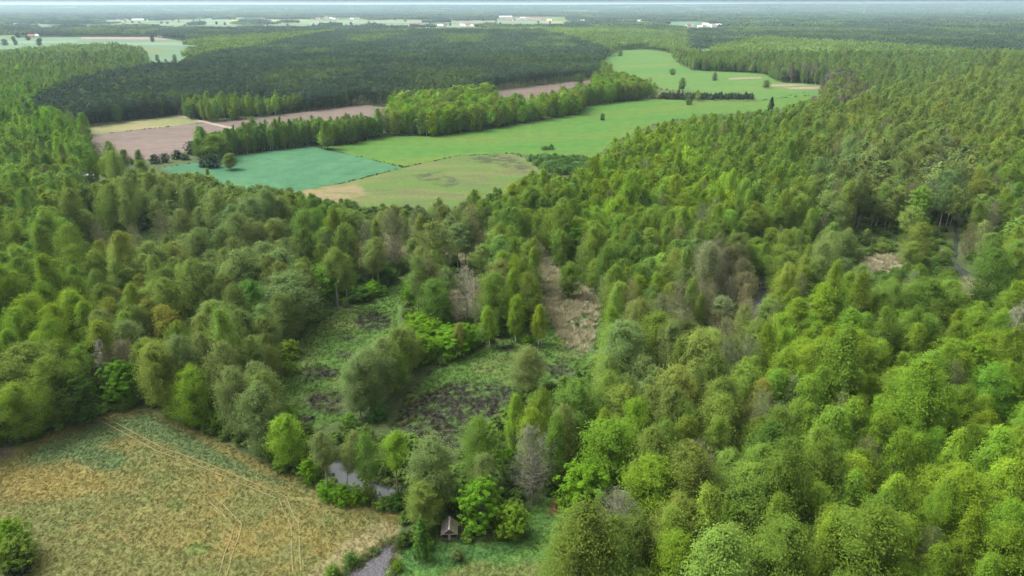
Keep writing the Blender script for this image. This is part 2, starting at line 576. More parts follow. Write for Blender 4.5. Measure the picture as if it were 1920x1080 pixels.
FAR_F = [(-90, 60), (0, 57), (35, 55), (32, 59), (-90, 66)]
SWAMP = [(1404, 532), (1432, 528), (1456, 538), (1446, 575), (1424, 592), (1404, 580)]
CREEK = [(1788, 408), (1802, 410), (1806, 450), (1800, 492), (1846, 518), (1850, 534), (1800, 516), (1782, 498), (1784, 450)]
CREEK_W0 = [(1788, 408), (1802, 410), (1804, 450), (1798, 492), (1786, 496), (1786, 450)]
WILLOW = [(960, 288), (1100, 294), (1108, 316), (1060, 335), (1010, 322), (985, 300)]
VERGE = [(212, 326), (240, 300), (300, 298), (392, 283), (392, 305), (300, 320), (222, 336)]
SHEDVIEW = [(150, 319), (202, 318), (206, 345), (150, 348)]
HEDGEVIEW = [(645, 645), (800, 590), (792, 690), (745, 800), (640, 800)]
FALLOW_V = [(545, 362), (652, 341), (757, 314), (860, 292), (960, 288), (1000, 300), (1008, 318), (985, 335), (962, 350), (950, 368), (932, 356), (905, 380), (884, 368), (852, 396), (824, 378), (800, 400), (772, 388), (745, 402), (722, 386), (690, 396), (652, 378), (610, 382)]
SWAMP_V = [[(1408, 536), (1420, 532), (1424, 584), (1408, 576)], [(1435, 534), (1452, 541), (1447, 570), (1437, 584)], [(1352, 590), (1376, 578), (1380, 590), (1358, 602)]]
VILLAGES = [[(928, 31), (1070, 32), (1070, 46), (928, 44)], [(765, 47), (916, 47), (916, 53), (765, 53)], [(1188, 38), (1210, 38), (1210, 43), (1188, 43)], [(1285, 47), (1360, 47), (1360, 53), (1285, 53)], [(584, 33), (680, 34), (680, 39), (584, 39)]]
DEADVIEW = [(842, 545), (866, 503), (900, 503), (904, 600), (850, 612)]
HUTVIEW = [(820, 972), (864, 972), (866, 1032), (818, 1032)]
GAPS = [[(1618, 490), (1660, 476), (1708, 484), (1698, 506), (1630, 514)], [(1792, 522), (1852, 518), (1862, 556), (1802, 558)]]
CLEAR = [HEDGEVIEW, DEADVIEW, HUTVIEW, SWAMP, CREEK] + GAPS + SWAMP_V + VILLAGES + [WILLOW, VERGE, SHEDVIEW, MEADOW, LAWN, DITCH, POND_VIEW, POND_VIEW2, BOG_L, BOG_R, TEAL, FALLOW_V, STRIP, FARMEAD, PLOUGH_V, STUBBLE, PLOUGH2, UPL, UPL2, FAR_A, FAR_B, FAR_C, FAR_D, FAR_E, FAR_F, CREEK_W0]
PINES = [(30, 205), (140, 152), (350, 112), (470, 92), (560, 72), (640, 58), (1010, 58), (1110, 82), (1150, 100), (1128, 120), (1125, 146), (1020, 158), (920, 182), (745, 205), (680, 196), (560, 186), (340, 190), (330, 215), (170, 238), (120, 225)]
PINES_R = [(1290, 100), (1290, 0), (2400, 0), (2400, 130), (1900, 102), (1600, 82), (1440, 72)]
PINES_L = [(-400, 70), (-400, 0), (1290, 0), (1290, 55), (640, 58), (400, 72)]
SPARSE = [[(120, 395), (430, 380), (440, 470), (420, 520), (140, 500)], [(660, 400), (1010, 395), (1040, 480), (880, 480), (680, 500)], [(1560, 400), (1880, 380), (1880, 520), (1600, 500)]]
LOWZ = [([(1540, 470), (1700, 440), (1880, 450), (1890, 560), (1700, 575), (1560, 540)], .34), ([(1300, 500), (1480, 450), (1560, 480), (1500, 540), (1330, 530)], .6),
        ([(120, 470), (260, 440), (420, 440), (440, 500), (300, 540), (150, 530)], .30), ([(1180, 830), (1225, 775), (1262, 765), (1240, 800), (1200, 850)], .3)]
REEDS = [[(1000, 486), (1040, 492), (1060, 530), (1108, 548), (1126, 590), (1112, 650), (1085, 668), (1062, 655), (1040, 610), (1010, 570)],
         [(600, 460), (760, 438), (1000, 440), (1052, 452), (1040, 486), (900, 492), (740, 488), (620, 492)],
         [(1610, 490), (1650, 478), (1710, 482), (1700, 505), (1625, 515)], [(1790, 522), (1850, 518), (1862, 560), (1800, 560)]]


def ground_z(x, y):
    """gentle bumps near the camera, flat further off"""
    x = np.asarray(x, float); y = np.asarray(y, float)
    edge = np.clip(np.minimum.reduce([x + 270, 270 - x, y - 55, (395 - y)]) / 25, 0, 1)
    z = ((fbm(x / 7, y / 7, 3) - .5) * .22 + (fbm(x / 40, y / 40, 2) - .5) * .8) * edge
    px, py, _ = proj(x, y, 0.0)
    water = np.zeros(x.shape)
    for d in range(5):
        jx, jy = (fbm(x / 3 + 5 * d, y / 3, 2) - .5) * 16, (fbm(x / 3, y / 3 + 9 * d, 2) - .5) * 10
        for poly in (DITCH, POND, SWAMP2, CREEK_W):
            water += inpoly(px + jx, py + jy, poly) / 5
    return z * (1 - np.clip(water, 0, 1)) - .9 * np.clip(water, 0, 1)


SWAMP2 = [(1325, 606), (1350, 584), (1396, 562), (1402, 532), (1432, 526), (1470, 536), (1466, 590), (1430, 612), (1370, 620)]
CREEK_W = [(1790, 410), (1798, 412), (1800, 450), (1794, 492), (1802, 500), (1840, 520), (1836, 527), (1796, 509), (1787, 494), (1790, 450)]
WATERS = {'ditch': DITCH, 'pond': POND, 'swamp': SWAMP2, 'creek': CREEK_W}

# ------------------------------------------------------------------ ground
TAN, OCHRE, GRASS, FRESH, TEALG, OLIVE = (.248, .222, .070), (.33, .25, .072), (.15, .20, .052), (.13, .23, .045), (.105, .185, .065), (.20, .215, .066)
FLOOR, PEAT, REED, PALE, MUDG = (.07, .10, .03), (.038, .030, .026), (.36, .32, .20), (.40, .33, .17), (.22, .18, .13)


def patch_mix(px, py, x, y, C):
    mpp = 1.0
    jw = [((fbm(x / 5 + 31 * d, y / 5, 3) - .5), (fbm(x / 5, y / 5 + 47 * d, 3) - .5)) for d in range(6)]
    def soft(poly, amp):
        f = np.zeros(x.shape)
        for jx, jy in jw:
            f += inpoly(px + jx * amp, py + jy * amp * .7, poly) / len(jw)
        return f
    def put(poly, col, amp=24, k=1.0, n=None):
        f = soft(poly, amp) * k
        if n is not None:
            f = f * n
        C[:] = C * (1 - f[:, None]) + np.array(col) * f[:, None]
    n1 = fbm(x / 9 + 3, y / 9, 4); n2 = fbm(x / 3.2, y / 3.2 + 7, 4); n3 = fbm(x / 22, y / 22 + 4, 3); n4 = fbm(x / 1.7 + 5, y / 1.7, 3)
    sm = lambda v, a, b: np.clip((v - a) / (b - a), 0, 1)
    # the dry meadow
    put(MEADOW, TAN, 30)
    put(MEADOW, OLIVE, 30, .75, sm(n1, .46, .60))
    put(MEADOW, OCHRE, 30, .5, sm(n2, .46, .66) * sm(n3, .4, .55))
    put(MEADOW, GRASS, 30, .55, sm(n2, .50, .68) * sm(1 - n3, .4, .6))
    put([(60, 850), (180, 790), (275, 775), (330, 800), (420, 850), (520, 900), (560, 920), (420, 880), (250, 810), (150, 860), (40, 880)], TEALG, 50, .8)
    put(ell(190, 862, 50, 22), TEALG, 30, .75)
    put(ell(330, 945, 24, 12), GRASS, 20, .7)
    put(ell(370, 1030, 22, 11), FRESH, 20, .6)
    put(ell(90, 900, 120, 34), OCHRE, 60, .6)
    put([(-300, 1400), (-200, 1000), (60, 960), (200, 1010), (380, 1060), (420, 1200)], OLIVE, 60, .55)
    put(ell(520, 1020, 110, 50), OCHRE, 60, .6, sm(n2, .4, .55))
    put(ell(-10, 845, 36, 16), MUDG, 14, .9)
    put([(600, 1085), (660, 1050), (715, 1022), (750, 990), (720, 975), (640, 1020), (560, 1090)], PALE, 20, .6)
    # the lawn by the hut
    put(LAWN, (.12, .25, .05), 16)
    put([(745, 1070), (760, 1010), (830, 1015), (900, 1030), (960, 1005), (1010, 990), (960, 1040), (850, 1060)], (.085, .21, .055), 16, .7)
    put([(800, 1100), (860, 1055), (960, 1050), (1040, 1060), (1060, 1150), (800, 1200)], OLIVE, 30, .8, sm(n2, .35, .6))
    put([(830, 1100), (930, 1062), (1040, 1070), (1060, 1150)], OCHRE, 30, .6, sm(n1, .45, .6))
    put([(1030, 950), (1045, 930), (1062, 935), (1052, 962), (1036, 968)], (.34, .20, .09), 8, .9)
    # the two boggy clearings
    for poly in (BOG_L, BOG_R):
        put(poly, (.105, .205, .035), 16)
        put(poly, (.150, .185, .05), 16, .6, sm(n1, .48, .64))
    for e in (ell(700, 602, 34, 18), ell(655, 632, 24, 8), ell(600, 700, 36, 14), ell(612, 752, 40, 22), ell(650, 665, 22, 7), ell(955, 654, 18, 8), ell(1008, 652, 14, 7), ell(565, 785, 26, 10)):
        put(e, PEAT, 34, .95, sm(n4, .22, .50))
    put([(800, 735), (870, 715), (940, 720), (985, 738), (940, 770), (885, 800), (862, 838), (808, 845), (790, 815), (738, 800), (752, 762)], PEAT, 34, .95, sm(n4, .22, .50))
    put(ell(1020, 690, 60, 22), PEAT, 26, .8, sm(n2, .46, .56))
    put(REEDS[0], REED, 22, .9, sm(n2, .38, .5))
    put(REEDS[0], (.10, .16, .04), 22, .8, sm(n1, .52, .6))
    for rp in REEDS[1:]:
        put(rp, REED, 20, .85, sm(n2, .40, .52))
    put([(390, 420), (440, 415), (420, 480), (330, 500), (200, 490), (190, 450)], (.09, .19, .04), 20, .9)
    # fallow field in the middle
    put(FALLOW, (.105, .185, .030), 6)
    put(FALLOW, (.19, .185, .06), 6, .65, sm(fbm(x / 30, y / 7, 4), .44, .62))
    put(FALLOW, (.13, .13, .06), 6, .6, sm(fbm(x / 18 + 8, y / 5, 4), .54, .66))
    put([(545, 362), (600, 350), (670, 344), (690, 362), (640, 378), (590, 376)], (.31, .225, .12), 24, .9, sm(fbm(x / 5, y / 3, 4), .25, .55))
    put([(860, 300), (930, 289), (975, 300), (1000, 318), (985, 326), (930, 308)], PEAT, 18, .8, sm(fbm(x / 6, y / 4, 4), .34, .62))
    put([(770, 330), (830, 322), (862, 342), (840, 352), (800, 342)], PEAT, 18, .75, sm(fbm(x / 6, y / 4, 4), .36, .64))
    C *= .56
    return C


gx = np.r_[-30000, -6000, -1500, np.arange(-270, 271, 1.15), 1500, 6000, 30000]
gy = np.r_[-30000, -3000, -300, np.arange(55, 400, 1.15), np.arange(400, 641, 2.4), 1500, 6000, 15000, 30000]
XX, YY = np.meshgrid(gx, gy)
xf, yf = XX.ravel(), YY.ravel()
near = (np.abs(xf) < 270.5) & (yf > 54) & (yf < 641)
zf = np.zeros(len(xf)); zf[near] = ground_z(xf[near], yf[near])
C = np.tile(np.array(FLOOR), (len(xf), 1))
C *= (.8 + .5 * fbm(xf / 14, yf / 14, 3))[:, None]
gpx, gpy, _ = proj(xf[near], yf[near], 0.0)
C[near] = patch_mix(gpx, gpy, xf[near], yf[near], C[near])
nx, ny = len(gx), len(gy)
ii = (np.arange(ny - 1)[:, None] * nx + np.arange(nx - 1)[None]).ravel()
m_ground, t, out = nodes_of('ground_soil_and_grass')
a = N(t, 'ShaderNodeAttribute', attribute_name='shade')
g = N(t, 'ShaderNodeNewGeometry')
n1 = noise(t, .45, 7, .7, g.outputs['Position'])
n2 = noise(t, 2.6, 5, .7, g.outputs['Position'])
c = mixc(t, 1.0, a.outputs['Color'], maprange(t, n1.outputs[0], .25, .75, .7, 1.3), 'MULTIPLY')
c = mixc(t, 1.0, c, maprange(t, n2.outputs[0], .2, .8, .72, 1.28), 'MULTIPLY')
n3 = noise(t, .8, 4, .6, g.outputs['Position'])
c = mixc(t, maprange(t, n3.outputs[0], .5, .72, 0, .45), c, (.10, .15, .04))
diffuse(t, out, c, .95, n2.outputs[0], .8, .3)
ground = bpy.data.objects.new('ground', mesh_from('ground', np.stack([xf, yf, zf], 1), np.stack([ii, ii + 1, ii + nx + 1, ii + nx], 1), [m_ground], None, C, True))
COL.objects.link(ground)
ground['kind'] = 'structure'
ground['label'] = 'flat ground of meadow grass, bog and woodland floor'


def sheet(name, poly, mat, z, label, jitter=.8, step=12.0, flat_near=True):
    """a field or water surface traced in the photo, laid flat on the ground with an uneven edge"""
    P = [G(px, py) for px, py in poly]
    pts = []
    for i in range(len(P)):
        a_, b_ = np.array(P[i]), np.array(P[(i + 1) % len(P)])
        k = int(min(40, max(1, np.linalg.norm(b_ - a_) / step)))
        for j in range(k):
            q = a_ + (b_ - a_) * j / k
            pts.append((q[0] + random.gauss(0, jitter), q[1] + random.gauss(0, jitter), z))
    me = bpy.data.meshes.new(name)
    me.from_pydata(pts, [], [list(range(len(pts)))])
    me.update()
    if me.polygons[0].normal.z < 0:
        me.flip_normals()
    me.materials.append(mat)
    o = bpy.data.objects.new(name, me)
    COL.objects.link(o)
    o['kind'] = 'structure'; o['label'] = label
    return o


F_TEAL = field_material('young_cereal', (.023, .092, .038), (.046, .128, .054), .14, R(20), 4.0, .03, 18.0)
F_GREEN = field_material('spring_grass', (.032, .112, .011), (.068, .112, .013), .12, R(70), 9.0, .02)
F_GREEN2 = field_material('far_spring_grass', (.042, .118, .018), (.075, .125, .022), .10, R(80), 14.0, .012)
F_BROWN = field_material('ploughed_soil', (0.088, 0.064, 0.051), (0.122, 0.090, 0.072), .16, R(75), 4.0, .02, 24.0)
F_STUB = field_material('dry_stubble', (0.168, 0.145, 0.061), (0.103, 0.127, 0.043), .08, R(80), 5.0, .03)
F_PALE = field_material('pale_crop', (0.106, 0.150, 0.075), (0.132, 0.167, 0.088), .08, R(88), 30.0, .006)
F_TEAL2 = field_material('far_young_cereal', (.055, .118, .058), (.075, .135, .068), .08, R(88), 30.0, .006)
F_PINK = field_material('dry_bare_field', (0.168, 0.127, 0.103), (0.187, 0.140, 0.117), .05, R(88), 30.0, .006)
F_RAPE = field_material('flowering_rape', (0.330, 0.264, 0.022), (0.286, 0.231, 0.028), .05, R(88), 30.0, .006)
F_PATH = plain('sandy_track', (0.220, 0.176, 0.138), .95, .25, .6)

sheet('cereal_field', TEAL, F_TEAL, .10, 'blue-green young cereal field in front of the tree row')
sheet('meadow', STRIP, F_GREEN, .08, 'long bright green meadow beside the hedgerow')
sheet('meadow', FARMEAD, F_GREEN2, .15, 'far green valley meadow with a few lone trees')
sheet('ploughed_field', PLOUGH, F_BROWN, .12, 'brown ploughed field behind the dark round junipers')
sheet('stubble_field', STUBBLE, F_STUB, .16, 'yellowish stubble strip beside the young pine plantation')
sheet('ploughed_field', PLOUGH2, F_BROWN, .12, 'small brown ploughed field behind the hedgerow')
sheet('track', [(330, 217), (337, 216), (400, 231), (462, 245), (455, 248), (392, 233)], F_PATH, .24, 'sandy farm track crossing the ploughed field', .3)
sheet('pasture', UPL, F_TEAL2, .3, 'striped pale green fields beyond the small wood')
sheet('crop_strip', [(-90, 78), (140, 77), (150, 80), (-90, 84)], F_PALE, .6, 'pale crop strip across the striped fields', .5)
sheet('crop_strip', [(150, 81), (330, 80), (390, 81.5), (352, 86), (150, 83)], F_PALE, .6, 'pale green crop strip below the bare field', .5)
sheet('bare_field', [(152, 69.8), (285, 69.8), (330, 75.5), (152, 74)], F_PINK, .9, 'pinkish bare field before the dark pine belt', .5)
sheet('pasture', UPL2, F_TEAL2, .3, 'green pasture with lone trees behind the small wood')
sheet('meadow', UPL3, F_GREEN2, .3, 'small green meadow at the edge of the pine wood')
sheet('pasture', FAR_A, F_PALE, .6, 'wide pale green farmland with scattered trees')
for i_, (poly, mt) in enumerate((([(60, 48.5), (300, 46.5), (615, 46.2), (618, 48.2), (300, 49.5), (90, 50.6)], F_TEAL2), ([(120, 42.5), (330, 41), (470, 41.2), (330, 43), (130, 44.4)], F_GREEN2), ([(300, 36.6), (420, 34.6), (540, 35.6), (420, 36.6)], F_TEAL2), ([(90, 50.8), (260, 50.2), (260, 51.6), (110, 52)], F_PINK), ([(640, 44.5), (850, 43), (1030, 43), (930, 45.4), (650, 46.6)], F_TEAL2), ([(700, 41), (900, 40.4), (1000, 41), (900, 42), (710, 42.4)], F_PINK))):
    sheet('crop_strip', poly, mt, .9, ['long blue-green strip across the far left farmland', 'green strip in the middle of the far left farmland', 'blue-green strip at the back of the far left farmland', 'brownish strip before the far pine belt', 'blue-green strip in front of the village', 'brownish strip before the village halls'][i_], .5)
sheet('rape_field', [(425, 38.0), (560, 37.6), (580, 39.2), (430, 39.6)], F_RAPE, 1.2, 'thin yellow strip of flowering rape')
sheet('pasture', FAR_B, F_PALE, .6, 'pale green farmland in front of the village')
sheet('rape_field', [(1012, 40.2), (1060, 41), (1052, 42.4), (1016, 41.6)], F_RAPE, 1.2, 'short yellow rape strip beside the village')
sheet('pasture', FAR_C, F_TEAL2, .6, 'narrow green pasture between two far woods')
sheet('pasture', FAR_D, F_TEAL2, .6, 'green pasture by the small hamlet')
sheet('pasture', FAR_E, F_TEAL2, .4, 'small green glade at the valley head')
sheet('pasture', FAR_F, F_TEAL2, .6, 'green pasture at the far side of the pine belt')
for i_, (poly, mt) in enumerate((([(215, 27), (300, 25.5), (310, 26.6), (225, 28.2)], F_STUB), ([(340, 30), (400, 28.5), (410, 29.5), (350, 31)], F_PALE), ([(60, 30), (150, 27.5), (150, 28.8), (70, 31.5)], F_PALE), ([(640, 30), (760, 27.5), (770, 28.6), (650, 31.4)], F_PALE), ([(1440, 20), (1620, 17.5), (1620, 18.6), (1450, 21.2)], F_PALE), ([(1700, 16.5), (1900, 15.2), (1900, 16.1), (1710, 17.6)], F_PALE), ([(-60, 42), (20, 41), (24, 43), (-60, 45)], F_TEAL2))):
    sheet('pasture', poly, mt, .6, ['thin yellowish field strip in the far left woods', 'small pale field under the left horizon', 'pale field strip at the far left', 'thin pale field strip above the village fields', 'pale field strip under the right horizon', 'pale strip below the right hills', 'green field at the far left edge'][i_])
    CLEAR.append(poly)
for poly, w_ in (([(1362, 147), (1425, 145), (1430, 148), (1368, 150)], 'pale'), ([(1430, 158), (1500, 159), (1530, 160), (1450, 163)], 'x'), ([(1470, 164), (1548, 163), (1548, 168), (1480, 167)], 'y')):
    sheet('reed_patch', poly, plain('dry_reed_' + w_, (.18, .145, .095), .95, .35, .2), .35, 'pale dry reeds in the far valley meadow', 2.0)
for pts_, lab in (([(190, 785), (300, 842), (430, 892), (530, 935), (552, 985), (558, 1080)], 'pair'), ([(395, 935), (447, 985), (432, 1030), (415, 1085)], 'branch')):
    W = [np.array(G(*p)) for p in pts_]
    m_tr = plain('worn_grass_' + lab, (.146, .127, .054), .95, .4, 1.5)
    for off in (-.75, .75):
        dense = []
        for a_, b_ in zip(W[:-1], W[1:]):
            for j in range(24):
                dense.append(a_ + (b_ - a_) * j / 24)
        V, Fs = [], []
        for i in range(len(dense) - 1):
            d = dense[i + 1] - dense[i]; d /= np.linalg.norm(d); nn = np.array([-d[1], d[0]])
            c0 = dense[i] + nn * (off + .10 * math.sin(i * .21)) 
            hw = .10 + .06 * random.random()
            for s in (-1, 1):
                q = c0 + nn * hw * s
                V.append((q[0], q[1], float(ground_z(q[0], q[1])) + .12))
        Fs = [(2 * i, 2 * i + 1, 2 * i + 3, 2 * i + 2) for i in range(len(V) // 2 - 1) if random.random() < .97]
        o = bpy.data.objects.new('wheel_track', mesh_from('wheel_track', V, np.array(Fs), [m_tr]))
        COL.objects.link(o); o['kind'] = 'structure'; o['label'] = 'faint pale wheel rut across the dry meadow'

m_water, t, out = nodes_of('still_bog_water')
g = N(t, 'ShaderNodeNewGeometry')
nn = noise(t, 1.4, 4, .6, g.outputs['Position'])
p = diffuse(t, out, (.03, .033, .033), .16, nn.outputs[0], .15, .06)
p.inputs['Specular IOR Level'].default_value = .5
m_grav, t, out = nodes_of('rippled_grey_water')
g = N(t, 'ShaderNodeNewGeometry')
nn = noise(t, 2.2, 6, .75, g.outputs['Position'])
c = mixc(t, maprange(t, nn.outputs[0], .4, .65, 0, 1), (.03, .03, .036), (.12, .112, .112))
p = diffuse(t, out, c, .42, nn.outputs[0], 1.0, .15)
LAB = {'ditch': 'shallow grey stream with stony bed beside the dry meadow', 'pond': 'still grey pond behind the lush green bushes', 'swamp': 'flooded swamp water among bare grey trees', 'creek': 'dark narrow creek between the tall alders'}


def grow_poly(poly, k):
    cx = sum(p[0] for p in poly) / len(poly); cy_ = sum(p[1] for p in poly) / len(poly)
    return [(cx + (x - cx) * k, cy_ + (y - cy_) * k) for x, y in poly]


for nm, poly in WATERS.items():
    sheet('water', grow_poly(poly, 1.0 if nm == 'creek' else 1.12), m_grav if nm == 'ditch' else m_water, -.42, LAB[nm], .3, 3.0)

# ------------------------------------------------------------------ far hills on the horizon
hx = np.linspace(-16000, 16000, 161); hy = np.array([8500, 9500, 10500, 11500, 12500, 13500, 14500, 15500.])
def hill_z(x, y):
    prof = 74 + 16 * fbm(x / 2600 + 4, y * 0 + .5, 3) + 42 * np.clip((x - 1500) / 8500, 0, 1) ** 1.1
    return prof * np.clip((y - 8600) / 4400, 0, 1) ** 1.5 * (1 - .5 * np.clip((y - 14000) / 1500, 0, 1))
HX, HY = np.meshgrid(hx, hy)
HZ = hill_z(HX, HY) + np.where(HY < 8600, -.5, .3)
ii = (np.arange(len(hy) - 1)[:, None] * len(hx) + np.arange(len(hx) - 1)[None]).ravel()
hills = bpy.data.objects.new('hills', mesh_from('hills', np.stack([HX.ravel(), HY.ravel(), HZ.ravel()], 1), np.stack([ii, ii + 1, ii + len(hx) + 1, ii + len(hx)], 1),
                                               [field_material('hill_farmland', (.05, .08, .035), (.10, .15, .06), 0, 0, 1, .0012)], smooth=True))
COL.objects.link(hills)
hills['kind'] = 'structure'; hills['label'] = 'low wooded hills along the horizon'

# ------------------------------------------------------------------ tree colours and stands
PAL = dict(Y=(.160, .258, .022), G=(.128, .210, .031), O=(.154, .212, .038), S=(.154, .210, .062), D=(.060, .130, .020), B=(.165, .152, .092), L=(.128, .262, .018), U=(.120, .190, .045))
# control points in the photo: x, y, tone, share of birch, bare, tall-stemmed, broadleaf, mean height
CTRL = [(60, 480, 'G', .1, .02, .3, .05, 19), (300, 450, 'S', .05, .04, .5, .05, 20), (500, 470, 'S', .05, .05, .25, .05, 20), (80, 600, 'Y', .3, .02, .0, .15, 19), (300, 600, 'O', .2, .05, 0, .1, 19),
        (60, 300, 'G', .25, .03, 0, .2, 17), (90, 245, 'L', .3, .03, 0, .4, 18), (200, 380, 'O', .15, .05, .3, .1, 18), (600, 420, 'G', .1, .08, .5, .05, 20), (850, 420, 'S', .1, .15, .75, .0, 20), (720, 400, 'S', .1, .1, .8, 0, 20), (930, 390, 'G', .1, .12, .7, 0, 19), (1000, 420, 'G', .2, .1, .3, 0, 19),
        (1240, 280, 'Y', .25, .06, .1, .1, 16), (1150, 370, 'Y', .2, .06, 0, .15, 17), (1330, 380, 'Y', .25, .06, .1, .1, 17), (1400, 260, 'G', .2, .06, .1, .1, 17), (1600, 220, 'O', .25, .05, 0, .08, 18), (1800, 220, 'O', .25, .04, 0, .10, 18), (1850, 280, 'O', .25, .04, 0, .10, 18), (1500, 140, 'U', .25, .12, 0, .05, 18),
        (1450, 330, 'G', .2, .06, .2, .05, 20), (1600, 350, 'S', .1, .10, .8, 0, 22), (1780, 340, 'S', .1, .14, .8, 0, 22), (1900, 320, 'G', .2, .08, .2, .05, 19), (1360, 540, 'B', .05, .55, .2, 0, 18), (1340, 600, 'O', .1, .30, .1, 0, 17), (1560, 600, 'Y', .85, .02, 0, .05, 18), (1480, 660, 'Y', .7, .03, 0, .05, 17),
        (1740, 560, 'G', .2, .05, 0, .1, 14), (1830, 680, 'Y', .4, .03, 0, .2, 15), (1450, 850, 'G', .25, .04, 0, .06, 18), (1680, 830, 'Y', .6, .03, 0, .12, 17), (1850, 960, 'Y', .7, .03, 0, .1, 17), (1300, 950, 'O', .2, .08, 0, .05, 18), (1500, 1040, 'G', .2, .03, 0, .05, 18), (1200, 660, 'S', .1, .02, 0, 0, 20),
        (1100, 800, 'G', .15, .03, 0, .08, 18), (1200, 470, 'G', .2, .05, .1, .05, 15), (1420, 460, 'G', .2, .05, .1, .1, 15), (1580, 500, 'S', .2, .05, 0, .1, 13), (800, 210, 'G', .35, .08, 0, .25, 21), (1000, 200, 'Y', .15, .08, 0, .4, 21), (500, 250, 'G', .7, .0, 0, .05, 15), (200, 120, 'U', .3, .08, 0, .1, 17), (1250, 80, 'U', .2, .1, 0, .1, 18), (1700, 120, 'U', .3, .06, 0, .05, 18)]
CX = np.array([c_[0] for c_ in CTRL], float); CY = np.array([c_[1] for c_ in CTRL], float)
CT = np.array([PAL[c_[2]] for c_ in CTRL]); CW = np.array([c_[3:] for c_ in CTRL], float)


def stand(px, py):
    yy = np.sqrt(np.clip(py, 1, None)) * 28; cyy = np.sqrt(CY) * 28
    d = (px[:, None] - CX) ** 2 + (yy[:, None] - cyy) ** 2 * 2
    w = 1 / (d + 300) ** 1.6
    w /= w.sum(1, keepdims=True)
    return w @ CT, w @ CW


